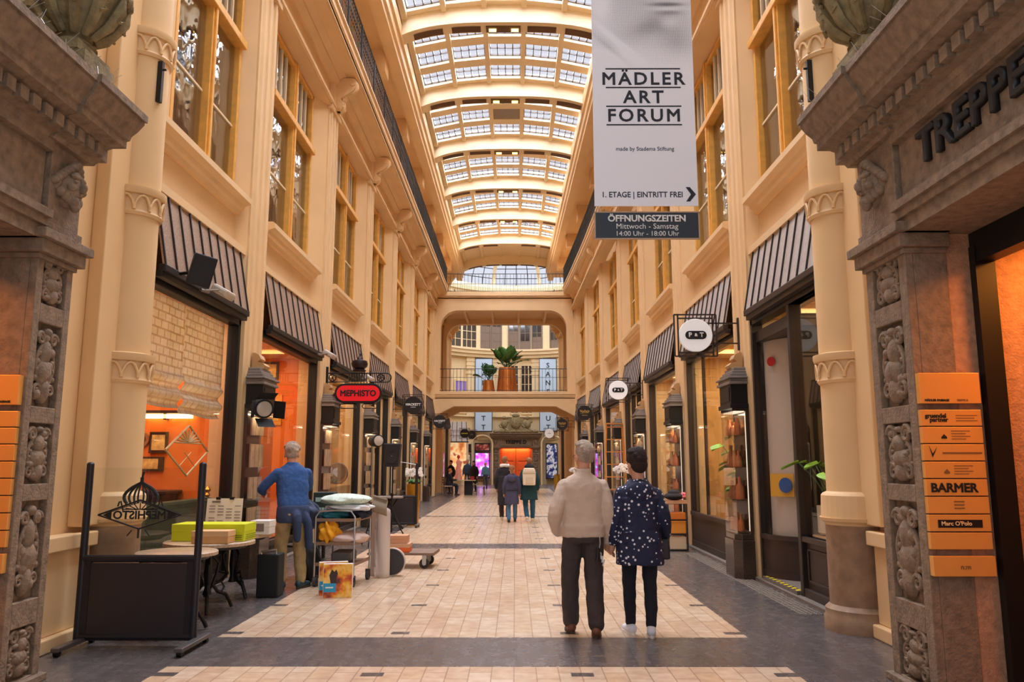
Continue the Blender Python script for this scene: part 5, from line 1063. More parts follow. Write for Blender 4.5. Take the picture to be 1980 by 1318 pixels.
def person(name, lb, H, J=None, top=None, legs=None, shoes=None, hair=None, vox=.011, extra=None, headtilt=0, skirt=None, hands=(1, 1), topr=None, hairstyle='short', legr=None, sleeve=.055, build=1.0, skin=None, headscale=1.0, folds=.022):
    j = dict(hl=(-.09, 0, .92), hr=(.09, 0, .92), kl=(-.1, .03, .5), kr=(.1, .03, .5), al=(-.1, -.02, .09), ar=(.1, -.02, .09),
             sl=(-.172, 0, 1.4), sr=(.172, 0, 1.4), el=(-.245, -.04, 1.13), er=(.245, -.04, 1.13), wl=(-.245, .06, .89), wr=(.245, .06, .89), neck=(0, 0, 1.5), head=(0, .02, 1.635), fl=(0, 1), fr=(0, 1), lean=(0, 0))
    j.update(J or {}); q = H/1.75; P = {k: V(v)*q if len(v) == 3 else v for k, v in j.items()}
    t = thing(name, lb, 'person'); lx, ly = P['lean']
    hp = (P['hl']+P['hr'])/2; nk = P['neck']; b = build*q; B = MB()
    def ring(f, rx, ry): c = hp.lerp(nk, f); return (c.z, c.x, c.y+.02*q*sin(pi*f), rx*b, ry*b)
    core = [ring(f, rx*.86, ry*.86) for f, rx, ry in ((-.14, .15, .1), (0, .165, .11), (.25, .145, .1), (.55, .165, .11), (.8, .18, .1), (.93, .12, .075), (1.0, .06, .06))]
    torso(B, core)
    for sd, a in ((-1, 'l'), (1, 'r')):
        limb(B, [P['h'+a], P['k'+a], P['a'+a]], [.075*b, .052*b, .038*b]); limb(B, [P['s'+a]-V((0, 0, .045*q)), P['e'+a], P['w'+a]], [.04*b, .036*b, .027*b])
        if hands[0 if sd < 0 else 1]:
            d = (P['w'+a]-P['e'+a]); hand(B, P['w'+a], d.normalized()+V((0, .15, -.2)), V((-sd*.3, 1, 0)), q)
    limb(B, [nk-V((0, 0, .06*q)), nk, P['head']-V((0, .02*q, .06*q))], [.062*q, .056*q, .055*q])
    hd = P['head']; q *= headscale; fw = V((sin(headtilt), cos(headtilt), 0)); rt = V((cos(headtilt), -sin(headtilt), 0))
    def E(dx, dy, dz, r): B.ell(hd+rt*dx*q+fw*dy*q+V((0, 0, dz*q)), [x*q for x in r], 14, 10, (0, 0, -headtilt))
    E(0, -.01, .02, (.076, .094, .1)); E(0, .025, -.055, (.056, .062, .062)); E(0, .098, -.02, (.014, .02, .026)); E(0, .085, -.062, (.024, .014, .009)); E(0, .07, .012, (.06, .03, .014))
    for sd in (-1, 1): E(sd*.078, -.005, -.02, (.012, .022, .033)); E(sd*.03, .085, .0, (.014, .01, .01))
    q = H/1.75
    obj('body', B, skin or SKIN, t, remesh=vox*.62)
    def part(nm, f, m_, v=vox):
        m = MB(); f(m); o = obj(nm, m, m_, t, remesh=v)
        if folds and nm != 'hair': x = o.modifiers.new('folds', 'DISPLACE'); x.texture = FOLDS; x.strength = folds; x.mid_level = .5; x.texture_coords = 'LOCAL'
        return o
    if legs:
        r = legr or (.1, .075, .062)
        def f(m):
            torso(m, [ring(g, rx, ry) for g, rx, ry in ((-.16, .13, .1), (-.08, .172, .125), (0, .178, .125), (.12, .165, .115))])
            for a in 'lr': an = P['a'+a]; kn = P['k'+a]; limb(m, [P['h'+a], kn, an.lerp(kn, .06)], [r[0]*b, r[1]*b, r[2]*b])
        part('trousers', f, legs)
    if shoes:
        for a in 'lr':
            dx, dy = P['f'+a]; an = P['a'+a]; dr = V((dx, dy, 0)).normalized(); m = MB()
            limb(m, [an-dr*.04*q+V((0, 0, -.035*q)), an+dr*.05*q+V((0, 0, -.045*q)), an+dr*.15*q+V((0, 0, -.055*q))], [.045*q, .045*q, .036*q], 12); m.ell(an+V((0, 0, -.01*q)), (.045*q, .05*q, .05*q), 12, 8)
            so = obj('shoe', m, shoes, t, remesh=vox*.7)
            m = MB(); z0 = an.z-.092*q; cc = an+dr*.055*q; m.loft([[(cc.x+dr.x*u*.135*q-dr.y*v*.046*q, cc.y+dr.y*u*.135*q+dr.x*v*.046*q, z) for u, v in [(cos(x), sin(x)*(1+.15*cos(x))) for x in [2*pi*i/20 for i in range(20)]]] for z in (z0, z0+.026*q)]); obj('sole', m, mat('shoe_sole_'+('w' if shoes.name.startswith('white') else 'd'), (232, 228, 222) if shoes.name.startswith('white') else (70, 52, 40), .6), so)
    if top:
        rg = topr or ((.05, .185, .13), (.14, .195, .14), (.3, .19, .14), (.55, .195, .145), (.74, .2, .135), (.84, .18, .12), (.92, .135, .1), (.98, .085, .08), (1.02, .066, .07))
        def f(m):
            torso(m, [ring(g, rx, ry) for g, rx, ry in rg])
            for a in 'lr': limb(m, [P['s'+a]-V((0, 0, .02*q)), P['e'+a], P['w'+a]], [(sleeve+.008)*b, (sleeve+.004)*b, (sleeve-.012)*b])
            if skirt: torso(m, [(z*q, hp.x, hp.y+oy*q, rx*b, ry*b) for z, rx, ry, oy in skirt])
            if extra: extra(m, P, q, b)
        part('jacket' if not skirt else 'coat', f, top)
    q_ = q
    def hf(m, q=q*headscale):
        rd = random.Random(len(lb))
        for _ in range(90):
            a = rd.uniform(0, 2*pi); e = rd.uniform(-.25, 1.5); n_ = rt*cos(a)*cos(e)+fw*sin(a)*cos(e)+V((0, 0, sin(e)))
            if n_.dot(fw) > .45+.5*n_.z*0 or (n_.z < .1 and n_.dot(fw) > -.1): continue
            w_ = 1.12 if hairstyle == 'full' else 1.0; m.ell(hd+V((n_.x*.082*w_, n_.y*.1*w_, .04+n_.z*.09*w_))*q, (.022*q, .022*q, .018*q), 6, 4)
        E2 = lambda dx, dy, dz, r: m.ell(hd+rt*dx*q+fw*dy*q+V((0, 0, dz*q)), [x*q for x in r], 14, 10, (0, 0, -headtilt))
        if hairstyle == 'short': E2(0, -.022, .045, (.084, .094, .088)); E2(0, -.045, -.0, (.073, .06, .065))
        elif hairstyle == 'full': E2(0, -.02, .045, (.094, .104, .097)); E2(0, -.055, -.01, (.084, .068, .08)); E2(0, -.03, .08, (.085, .085, .08))
        elif hairstyle == 'long': E2(0, -.02, .04, (.09, .1, .092)); E2(0, -.07, -.1, (.09, .06, .16)); E2(-.07, -.02, -.1, (.03, .05, .15)); E2(.07, -.02, -.1, (.03, .05, .15))
        elif hairstyle == 'tail': E2(0, -.02, .04, (.086, .097, .09)); E2(0, -.1, -.04, (.035, .05, .08)); E2(0, -.12, -.13, (.025, .03, .09))
    if hair: part('hair', hf, hair, vox*.8)
    t['P_'] = 0; del t['P_']
    return t, P, q, hd, rt, fw
def cloth(name, c, bs=9, st=.5, var=.12, rough=.85, vs=12): return mat(name, c, rough, var=var, vs=vs, bump=st, bs=bs)
GREYH = cloth('grey_hair', (176, 156, 138), 70, 1.0, .35); GREYH2 = 0; DARKH = cloth('dark_brown_hair', (40, 24, 20), 60, .8, .3); BLONDH = cloth('light_brown_hair', (150, 96, 56), 50, .7)
# the couple walking away in the foreground
def knit(m, P, q, b):
    torso(m, [(z*q, P['hl'].x/2+P['hr'].x/2, .01, rx*b, ry*b) for z, rx, ry in ((.885, .195, .14), (.9, .2, .145), (.94, .2, .145), (.965, .207, .15), (1.0, .205, .15))])
    m.tube([(.075*q*cos(a), -.005+.07*q*sin(a), 1.515*q+.012*q*sin(a)) for a in [2*pi*i/16 for i in range(17)]], .011*q, 8)
t, P, q, hd, rt, fw = person('person', 'grey-haired person in a beige sweater and dark trousers walking away in the foreground', 1.755,
    dict(al=(-.115, .12, .09), ar=(.1, -.1, .092), kl=(-.12, .09, .5), kr=(.1, .03, .5), sl=(-.175, 0, 1.365), sr=(.175, 0, 1.365), el=(-.265, -.07, 1.1), wl=(-.235, .05, .93), er=(.24, -.03, 1.08), wr=(.235, .05, .85), fl=(-.1, 1), fr=(.12, 1), neck=(0, -.01, 1.475), head=(.02, .02, 1.63)),
    cloth('beige_knit_sweater', (206, 184, 164), 160, .35, .05), cloth('charcoal_trousers', (66, 56, 54), 14, .6), mat('brown_leather_shoe', (112, 66, 40), .5), GREYH, .009, knit, -.4, hands=(0, 1), build=1.06, legr=(.1, .082, .072), sleeve=.062, headscale=1.1)
m = MB(); e = hd+fw*.085*q
for sd in (-1, 1): m.tube([hd+rt*sd*.035*q+fw*.1*q+V((cos(a)*.024, 0, sin(a)*.02))*q for a in [2*pi*i/14 for i in range(15)]], .0025, 5); m.tube([hd+rt*sd*.062*q+fw*.1*q, hd+rt*sd*.085*q, hd+rt*sd*.086*q-fw*.02*q], .003, 5)
obj('glasses', m, BLACK, t)
m = MB(); m.tube([(.14, -.155, .9), (.142, -.17, .84), (.13, -.172, .78)], .006)
for i in range(4): m.obox((.135+.012*i, -.17, .76-.03*i), (.012, .006, .06), (0, .2*i-.3, 0))
obj('key_ring', m, STEEL, t)
m = MB(); m.tube([(.125, -.165, .8), (.115, -.18, .68)], [.016, .022]); obj('leather_strap', m, BLACK, t)
place(t, (.64, 7.6, 0), 0)
DOTS = pattern('navy_coat_with_white_sprigs', (24, 30, 62), (226, 228, 236), 23, .25)
def parka(m, P, q, b):
    m.tube([(.085*q*cos(a), -.02+.085*q*sin(a), 1.46*q-.045*q*(1-sin(a))) for a in [2*pi*i/18 for i in range(19)]], .045*q, 10)
    m.ell((0, -.12*q, 1.36*q), (.13*q, .055*q, .1*q), 14, 9)
    for sd in (-1, 1): m.obox((sd*.12*q, -.145*q, .93*q), (.1*q, .02, .1*q), (.1, 0, 0))
t, P, q, hd, rt, fw = person('person', 'dark-haired person in a navy coat with white sprigs, black trousers and white sneakers', 1.68,
    dict(al=(-.09, .08, .09), ar=(.085, -.06, .09), kl=(-.1, .06, .5), sl=(-.165, 0, 1.36), sr=(.165, 0, 1.36), el=(-.225, -.02, 1.1), wl=(-.255, .04, .88), er=(.245, -.03, 1.1), wr=(.27, .1, .92), fl=(-.25, 1), fr=(.1, 1), neck=(0, -.01, 1.47), head=(-.015, .02, 1.63)),
    DOTS, cloth('black_trousers', (24, 24, 34), 14, .5), mat('white_sneaker', (226, 230, 238), .5), DARKH, .009, parka, -.5, skirt=((.665, .23, .17, 0), (.7, .232, .172, 0), (.85, .222, .165, 0), (1.0, .195, .148, 0), (1.1, .19, .14, 0), (1.3, .205, .145, 0)), hairstyle='full', legr=(.09, .068, .052), sleeve=.062, headscale=1.08)
place(t, (1.165, 7.58, 0), 0)
g = thing('handbag', 'small black handbag hanging at the right hip of the person in the navy coat', 'bag', (1.4, 7.62, .68)); m = MB(); m.prism([(-.075, 0), (.075, 0), (.08, .12), (.05, .19), (-.05, .19), (-.08, .12)], lambda u, v, w_: (1.405+.5*w_+.0*u, 7.62+u, .68+v), -.08, .08); obj('pouch', m, mat('black_leather', (24, 22, 24), .4), g, bevel=.015)
m = MB(); m.tube([(1.37, 7.56, .86), (1.35, 7.57, 1.05), (1.34, 7.6, 1.2)], .008); obj('strap', m, BLACK, g)
# man at the tables
def tied(m, P, q, b): pass
t, P, q, hd, rt, fw = person('person', 'grey-haired person in a blue sweater and khaki trousers bending over the cafe tables', 1.83,
    dict(hl=(-.09, -.02, .93), hr=(.09, -.02, .93), kl=(-.12, .03, .5), kr=(.1, 0, .5), al=(-.12, -.02, .09), ar=(.12, -.04, .09), sl=(-.185, .08, 1.4), sr=(.185, .08, 1.4), el=(-.33, .2, 1.2), wl=(-.26, .42, 1.14), er=(.25, .25, 1.2), wr=(.12, .45, 1.1), neck=(0, .1, 1.5), head=(0, .15, 1.62), fr=(.8, .6), fl=(-.3, 1)),
    cloth('blue_sweater', (44, 82, 138), 22, .6, .1), cloth('khaki_trousers', (170, 146, 100), 14, .6), mat('dark_running_shoe', (36, 62, 72), .5), GREYH, .01, None, .3, legr=(.1, .078, .066), headscale=1.08)
m = MB(); torso(m, [(z, 0, -.01, rx, ry) for z, rx, ry in ((.82, .2, .15), (.88, .21, .155), (1.0, .205, .15), (1.04, .19, .14))])
limb(m, [(-.02, .0, .98), (.0, -.17, .9), (.02, -.17, .62)], [.06, .06, .045]); limb(m, [(.1, -.1, .95), (.16, -.14, .8), (.19, -.12, .52)], [.05, .055, .05]); obj('tied_jacket', m, cloth('navy_tied_jacket', (50, 64, 96), 12, .6), t, remesh=.012)
place(t, (-2.86, 10.32, 0), .55)
# three people walking ahead
t, P, q, hd, rt, fw = person('person', 'person in a long black coat with a white scarf, left of the walking three', 1.74, dict(al=(-.1, .15, .09), ar=(.1, -.12, .1)), cloth('long_black_coat', (38, 32, 38), 12, .5), cloth('dark_tights', (58, 44, 40), 12, .4), mat('white_trainer', (226, 214, 190), .6), BLONDH, .015, None, .3, skirt=((.42, .2, .16, 0), (.8, .2, .16, 0), (1.0, .19, .15, 0), (1.2, .19, .14, 0)), hands=(1, 1))
m = MB(); m.tube([(.1*cos(a), .0+.1*sin(a), 1.5+.01*sin(3*a)) for a in [2*pi*i/14 for i in range(15)]], .045, 8); obj('scarf', m, mat('white_scarf', (226, 222, 216), .9), t, smooth=True)
place(t, (-.29, 22.3, 0), -.1)
t, P, q, hd, rt, fw = person('person', 'child in a belted grey-blue coat and jeans, middle of the walking three', 1.5, dict(al=(-.09, -.1, .09), ar=(.1, .14, .09)), cloth('grey_blue_coat', (62, 62, 86), 12, .5), cloth('blue_jeans', (70, 112, 146), 14, .5), mat('black_boot', (26, 24, 28), .5), BLONDH, .015, None, 0, skirt=((.55, .23, .18, 0), (.75, .22, .17, 0), (.98, .17, .13, 0), (1.2, .18, .13, 0)), hairstyle='tail')
m = MB(); m.tube([(.16*cos(a), .13*sin(a), .86) for a in [2*pi*i/16 for i in range(17)]], .02); obj('belt', m, mat('dark_belt', (34, 32, 50), .6), t); m = MB(); m.ell((0, -.14, 1.16), (.12, .05, .1), 12, 8); obj('hood', m, MATS['grey_blue_coat'], t, smooth=True)
place(t, (-.09, 21.7, 0), 0)
t, P, q, hd, rt, fw = person('person', 'person in a dark teal coat carrying a cream rucksack, right of the walking three', 1.7, dict(al=(-.06, -.16, .14), ar=(.1, .14, .09), kl=(-.1, .06, .5)), cloth('dark_teal_coat', (18, 58, 64), 12, .5), cloth('teal_jeans', (34, 84, 108), 14, .5), mat('white_trainer2', (216, 196, 170), .6), BLONDH, .015, None, -.3, skirt=((.6, .25, .19, 0), (.8, .23, .18, 0), (1.0, .2, .15, 0), (1.2, .2, .14, 0)))
m = MB(); m.ell((0, -.1, 1.46), (.13, .09, .1), 12, 8); obj('hood', m, mat('black_hood', (28, 34, 40), .9), t, smooth=True)
place(t, (.38, 21.85, 0), 0)
g = thing('rucksack', 'cream roll-top rucksack on the back of the person in the teal coat', 'bag', (.38, 21.62, .98)); m = MB(); m.prism([(-.17, 0), (.17, 0), (.18, .34), (.14, .46), (-.14, .46), (-.18, .34)], lambda u, v, w_: (.38+u, w_, .98+v), 21.5, 21.66); obj('pack', m, mat('cream_canvas', (224, 208, 184), .8), g, bevel=.03)
m = MB(); m.box(.22, .54, 21.48, 21.5, 1.3, 1.36); m.box(.28, .48, 21.485, 21.5, 1.02, 1.2); obj('flap', m, mat('cream_canvas2', (206, 186, 160), .8), g, bevel=.01)
# far people near the tables and the rotunda
def far_person(lb, loc, rz, H, tc, lc, hc, hs='short', sit=False, sk=None):
    J = dict(hl=(-.09, 0, .5), hr=(.09, 0, .5), kl=(-.11, .42, .5), kr=(.11, .42, .5), al=(-.11, .45, .09), ar=(.11, .4, .09), sl=(-.19, .05, 1.02), sr=(.19, .05, 1.02), el=(-.26, .15, .78), er=(.26, .15, .78), wl=(-.15, .38, .78), wr=(.15, .38, .78), neck=(0, .05, 1.08), head=(0, .1, 1.22)) if sit else {}
    t = person('person', lb, H, J, cloth('wool_%d_%d_%d' % tc, tc, 12, .4), cloth('legs_%d_%d_%d' % lc, lc, 12, .4), mat('far_shoe', (60, 50, 46), .6), cloth('hair_%d' % hc[0], hc, 40, .5), .022, None, 0, hairstyle=hs, skirt=sk)[0]
    return place(t, loc, rz)
far_person('seated person in black with orange hair at the far cafe table on the left', (-3.3, 39.4, 0), -1.2, 1.7, (36, 32, 40), (40, 44, 60), (206, 120, 40), 'short', True)
far_person('dark-clad person standing behind the far cafe table, leaning by the dark shopfront', (-3.35, 41.6, 0), 2.4, 1.7, (24, 24, 34), (30, 30, 40), (50, 36, 30))
far_person('long-dark-haired person in a dark coat standing at the far left tables', (-2.3, 44.5, 0), 2.8, 1.68, (40, 30, 30), (44, 44, 52), (46, 26, 24), 'long', False, ((.5, .2, .16, 0), (.8, .2, .16, 0), (1.1, .19, .14, 0)))
far_person('grey-haired person in a blue jacket standing before the far poster', (-2.75, 46, 0), 2.9, 1.78, (52, 78, 116), (36, 44, 66), (200, 190, 170))
far_person('person in a light blue shirt and dark jeans by the purple screen', (-1.85, 49.5, 0), .4, 1.6, (84, 130, 160), (52, 66, 90), (190, 150, 100))
# ------------------------------------------------------------------ planters on the bridge
COPP = mat('copper_planter', (206, 122, 52), .3, metal=.6, var=.12, vs=3)
def planter(lb, c, r0, r1, h, n, L, seed):
    rd = random.Random(seed); t = thing('bridge_planter', lb, 'potted plant', c); m = MB(); m.lathe([(r0, 0), (r1, h), (r1-.04, h), (r1-.05, h-.06), (.02, h-.06)], c, 26); obj('copper_pot', m, COPP, t, smooth=True)
    m = MB(); st = MB()
    for i in range(n):
        a = i*2.4+rd.uniform(-.3, .3); el = rd.uniform(.5, 1.35); ln = L*rd.uniform(.75, 1.1); d = V((cos(a)*cos(el), sin(a)*cos(el)*.6, sin(el))); s_ = V((-sin(a), cos(a)*.6, .2)).normalized()
        b0 = V(c)+V((rd.uniform(-.1, .1), rd.uniform(-.1, .1), h-.05)); mid = b0+d*ln*.5; st.tube([b0, mid], .014, 5)
        pts = [(mid+d*ln*.62*u+V((0, 0, -.25*ln*u*u*cos(el))), .19*L*sin(pi*(.06+.94*u))**.8) for u in [k/6 for k in range(7)]]
        m.add([p+s_*wd*k+V((0, 0, .03*abs(k))) for p, wd in pts for k in (-1, 0, 1)], [(3*k+q, 3*k+q+1, 3*k+q+4, 3*k+q+3) for k in range(6) for q in (0, 1)])
    obj('stems', st, LEAFD, t); obj('leaves', m, [LEAFD, LEAF][seed % 2], t, smooth=True, solid=.006)
planter('large tapering copper planter with broad green leaves on the footbridge', (-.4, 38.5, 4.904), .52, .4, 1.3, 26, 1.15, 1)
planter('smaller copper planter with upright leaves left of the large one on the footbridge', (-1.3, 38.45, 4.904), .34, .24, .68, 12, .85, 2)
# ------------------------------------------------------------------ rotunda at the end
RC, RR = (.1, 53.0), 7.0
def rp(a, r, z): return (RC[0]+r*sin(a), RC[1]+r*cos(a), z)
def rblock(m, a0, a1, r0, r1, z0, z1, n=None):
    n = n or max(1, int(abs(a1-a0)/.06))
    for i in range(n):
        a, b = a0+(a1-a0)*i/n, a0+(a1-a0)*(i+1)/n
        m.hexa([rp(a, r0, z0), rp(b, r0, z0), rp(b, r1, z0), rp(a, r1, z0), rp(a, r0, z1), rp(b, r0, z1), rp(b, r1, z1), rp(a, r1, z1)])
PALE = mat('pale_rotunda_plaster', (232, 208, 164), .6, var=.04)
A = 2.5
def ang(x, r=RR): return math.asin(max(-1, min(1, (x-RC[0])/r)))
m = MB(); rblock(m, -A, A, RR, RR+.4, 0, 15.2)
struct('wall_rotunda', m, PALE)
m = MB()
for r0, z0, z1 in ((RR-.5, 9.75, 10.0), (RR-.6, 10.0, 10.15), (RR-.35, 9.5, 9.75), (RR-.2, 5.0, 5.12), (RR-.4, 14.3, 14.6), (RR-.55, 14.6, 14.9)): rblock(m, -A, A, r0, RR, z0, z1)
for x in (-3.4, -1.5, 1.65, 3.25):
    a = ang(x); rblock(m, a-.05, a+.05, RR-.18, RR, 5.12, 9.5, 2)
    for i in range(4): rblock(m, a-.058, a+.058, RR-.22, RR, 8.2+.32*i, 8.42+.32*i, 2)
struct('trim_23', m, PALE)
DARKW = mat('dark_window_glass', (56, 50, 50), .08, spec=.8)
MUNT = mat('grey_brown_muntin', (122, 106, 92), .5)
def rwin(x, wd, z0, z1, nx, nz, fm=PALE, gm=DARKW, lower=None):
    global nwin; nwin += 1; a0, a1 = ang(x-wd/2), ang(x+wd/2); w_ = sempty('window_%d' % nwin, rp(ang(x), RR, z0))
    m = MB(); rblock(m, a0, a1, RR-.03, RR+.0, z0, z1, 2); struct('pane', m, gm, w_)
    m = MB(); rblock(m, a0-.008, a0+.004, RR-.1, RR, z0, z1, 1); rblock(m, a1-.004, a1+.008, RR-.1, RR, z0, z1, 1); rblock(m, a0, a1, RR-.1, RR, z1-.06, z1+.05, 2); rblock(m, a0, a1, RR-.12, RR, z0-.08, z0+.05, 2)
    for i in range(1, nx): a = a0+(a1-a0)*i/nx; rblock(m, a-.003, a+.003, RR-.06, RR, z0, z1, 1)
    for i in range(1, nz): z = z0+(z1-z0)*i/nz; rblock(m, a0, a1, RR-.06, RR, z-.02, z+.02, 2)
    struct('frame', m, fm, w_)
    if lower: m = MB(); rblock(m, a0, a1, RR-.045, RR-.03, z0, z0+(z1-z0)*lower, 2); struct('blind', m, mat('grey_roller_blind', (128, 108, 92), .8), w_)
for x, wd, nx, lo in ((-4.5, .8, 2, 0), (-3.5, 1.05, 3, 0), (-2.25, .68, 2, .55), (-1.42, .68, 2, .55), (-.12, .74, 2, .45), (.78, .74, 2, .2), (1.7, .72, 2, .3), (3.0, .55, 2, .2), (3.9, .7, 2, .2)): rwin(x, wd, 10.2, 13.4, nx, 5, PALE if x < -3 else MUNT, DARKW, lo)
rwin(-.05, .6, 5.3, 9.0, 2, 5); rwin(.75, .55, 5.3, 9.0, 2, 5); rwin(1.25, .4, 5.3, 9.0, 1, 5)
rwin(-3.8, 1.4, 5.3, 7.7, 5, 3, PALE, mat('violet_lit_glass', (120, 100, 160), .2, emit=.6)); m = MB()
# banners of the cabaret
SKYB = mat('pale_blue_banner', (190, 214, 236), .6)
for x, word, lb in ((-2.36, 'KABARETT', 'pale blue vertical KABARETT banner left of the far portal'), (2.48, 'SANFTWUT', 'pale blue vertical SANFTWUT banner right of the far portal')):
    y = RC[1]+sqrt(RR**2-(x-RC[0])**2)-.55; t = thing('vertical_banner', lb, 'banner', (x, y, 3.9)); m = MB(); m.box(x-.62, x+.62, y-.03, y+.03, 3.95, 9.35); obj('cloth', m, SKYB, t)
    m = MB(); m.box(x-.66, x+.66, y-.02, y+.05, 9.33, 9.42); m.box(x-.66, x-.62, y-.04, y+.04, 3.85, 9.4); m.box(x+.62, x+.66, y-.04, y+.04, 3.85, 9.4); m.box(x-.66, x+.66, y-.04, y+.04, 3.87, 3.95); obj('frame', m, BROWNF, t)
    for i, ch in enumerate(word): text('lettering', ch, .52, NAVY, (x, y-.035, 8.85-.665*i), FRONT, t, .002, .008)
    m = MB()
    for z in (5, 8.5): m.tube([(x, y, z), (x, y+.6, z)], .03)
    obj('wall_brackets', m, BROWNF, t)
# far portal
Y0 = RC[1]+RR-.75; x0 = -1.72
t = thing('stone_portal', 'carved stone portal marked TREPPE D with orange doors at the far end', 'portal', (0, Y0, 0)); t['side_'] = 0
fn = lambda u, w, z: (x0+u, Y0-w, z)
portal(t, fn, 3.55, .56, .85, 9, 'TREPPE D', False, 0, False, .3)
del t['side_']; bpy.data.objects.remove([c for c in t.children if c.name.startswith('letters')][0])
text('letters', 'TREPPE D', .34, BLKP, (x0+1.78, Y0+.0, 3.12), FRONT, t, .02, .012, 1.1)
m = MB()
for u in (.9, 2.65):
    c = (x0+u, Y0+.1, 4.55); m.ell((c[0], c[1], c[2]-.1), (.26, .2, .34), 12, 8); m.ell((c[0], c[1], c[2]+.38), (.13, .13, .15), 10, 8); m.tube([(c[0]-.2, c[1], c[2]), (c[0]-.36, c[1]-.1, c[2]-.2), (c[0]-.2, c[1]-.15, c[2]-.35)], .07); m.tube([(c[0]+.2, c[1], c[2]), (c[0]+.36, c[1]-.1, c[2]+.1)], .07); m.tube([(c[0]+.1, c[1], c[2]-.4), (c[0]+.3, c[1]-.1, c[2]-.6)], .1)
m.box(x0+1.2, x0+2.35, Y0, Y0+.35, 3.85, 4.9); m.ell((x0+1.78, Y0, 4.6), (.42, .16, .5), 14, 10); m.ell((x0+1.78, Y0, 5.1), (.3, .15, .16), 12, 8)
for i in range(8): m.ell((x0+.3+.42*i, Y0+.1, 3.92), (.26, .16, .14), 9, 6)
obj('carved_crest', m, MOSSY, t, smooth=True)
m = MB(); m.box(-4.6, 4.8, Y0+.05, Y0+.15, 3.3, 3.5); struct('trim_24', m, PALE)
# orange double door of the far portal
ODOOR = mat('orange_red_door', (240, 96, 30), .5); o = sempty('door_5', (.06, Y0+.3, 0))
for a, b in ((x0+.56, x0+1.76), (x0+1.79, x0+2.99)):
    m = MB(); m.box(a, b, Y0+.28, Y0+.34, 0, 2.72)
    for z0, z1 in ((.2, .9), (1.05, 1.6), (1.75, 2.5)): m.box(a+.15, b-.15, Y0+.25, Y0+.28, z0, z1)
    struct('leaf', m, ODOOR, o, bevel=.01)
m = MB(); m.box(x0+.5, x0+3.05, Y0+.34, Y0+.4, 0, 3.0); struct('trim_25', m, WOODD)
area('portal_lamp', (.06, Y0+.12, 2.66), 2.0, .2, 22, (1, .6, .3))
# niches, posters, screen on the rotunda ground floor
def rposter(name, lb, x, wd, z0, z1, m_, cat, off=.35):
    y = RC[1]+sqrt(RR**2-(x-RC[0])**2)-off; t = thing(name, lb, cat, (x, y, z0)); m = MB(); m.box(x-wd/2, x+wd/2, y-.03, y+.03, z0, z1); obj('panel', m, m_, t); m = MB(); m.box(x-wd/2-.06, x-wd/2, y-.06, y+.3, z0-.1, z1+.06); m.box(x+wd/2, x+wd/2+.06, y-.06, y+.3, z0-.1, z1+.06); m.box(x-wd/2-.06, x+wd/2+.06, y-.06, y+.3, z1, z1+.08); m.box(x-wd/2-.06, x+wd/2+.06, y-.06, y+.3, z0-.1, z0); obj('frame', m, BROWNF, t); return t, x, y
def blotch(name, cs, sc, emit):
    m = bpy.data.materials.new(name); m.use_nodes = True; nt = m.node_tree; b = nt.nodes['Principled BSDF']; tc = nd(nt, 'ShaderNodeTexCoord'); n = nd(nt, 'ShaderNodeTexNoise'); n.inputs['Scale'].default_value = sc; r = nd(nt, 'ShaderNodeValToRGB'); L = nt.links.new
    L(tc.outputs['Object'], n.inputs[0]); L(n.outputs[0], r.inputs[0]); L(r.outputs[0], b.inputs['Base Color']); L(r.outputs[0], b.inputs['Emission Color']); b.inputs['Emission Strength'].default_value = emit
    e = r.color_ramp.elements; e[0].color = (*lin(cs[0]), 1); e[0].position = .38; e[1].color = (*lin(cs[-1]), 1); e[1].position = .65
    for i, c in enumerate(cs[1:-1]): q = e.new(.38+.27*(i+1)/(len(cs)-1)); q.color = (*lin(c), 1)
    return m
rposter('video_screen', 'bright violet video screen in the niche left of the far portal', -2.45, 1.0, .55, 2.3, blotch('violet_screen_picture', ((206, 200, 255), (170, 120, 230), (210, 60, 190), (90, 70, 200)), 2.2, 1.6), 'screen')
rposter('poster', 'dark red poster strip above the violet screen', -2.45, 1.0, 2.52, 2.98, blotch('red_poster_print', ((70, 40, 40), (180, 60, 50), (230, 200, 180)), 3, 0), 'poster')
rposter('poster', 'pale cartoon-like poster beside the far left shop', -3.62, .62, 1.0, 2.2, blotch('pale_poster_print', ((236, 226, 190), (120, 120, 110), (236, 226, 200)), 4, .2), 'poster', .45)
rposter('poster', 'black header board above the pale poster', -3.62, .62, 2.42, 2.88, BLK, 'poster', .45)
rposter('poster', 'tall dark blue poster in the niche right of the far portal', 2.72, .75, .5, 2.95, blotch('blue_poster_print', ((20, 34, 84), (40, 60, 120), (220, 220, 230), (20, 30, 70)), 2.6, .3), 'poster')
m = MB()
for x in (-2.45, 2.72):
    y = RC[1]+sqrt(RR**2-(x-RC[0])**2)-.4
    m.tube([(x-.75, y, .0)]+[(x-.75*cos(a), y, 3.0+.62*sin(a)) for a in [pi*i/14 for i in range(15)]]+[(x+.75, y, 0)], .07, 8)
struct('trim_26', m, PALE)
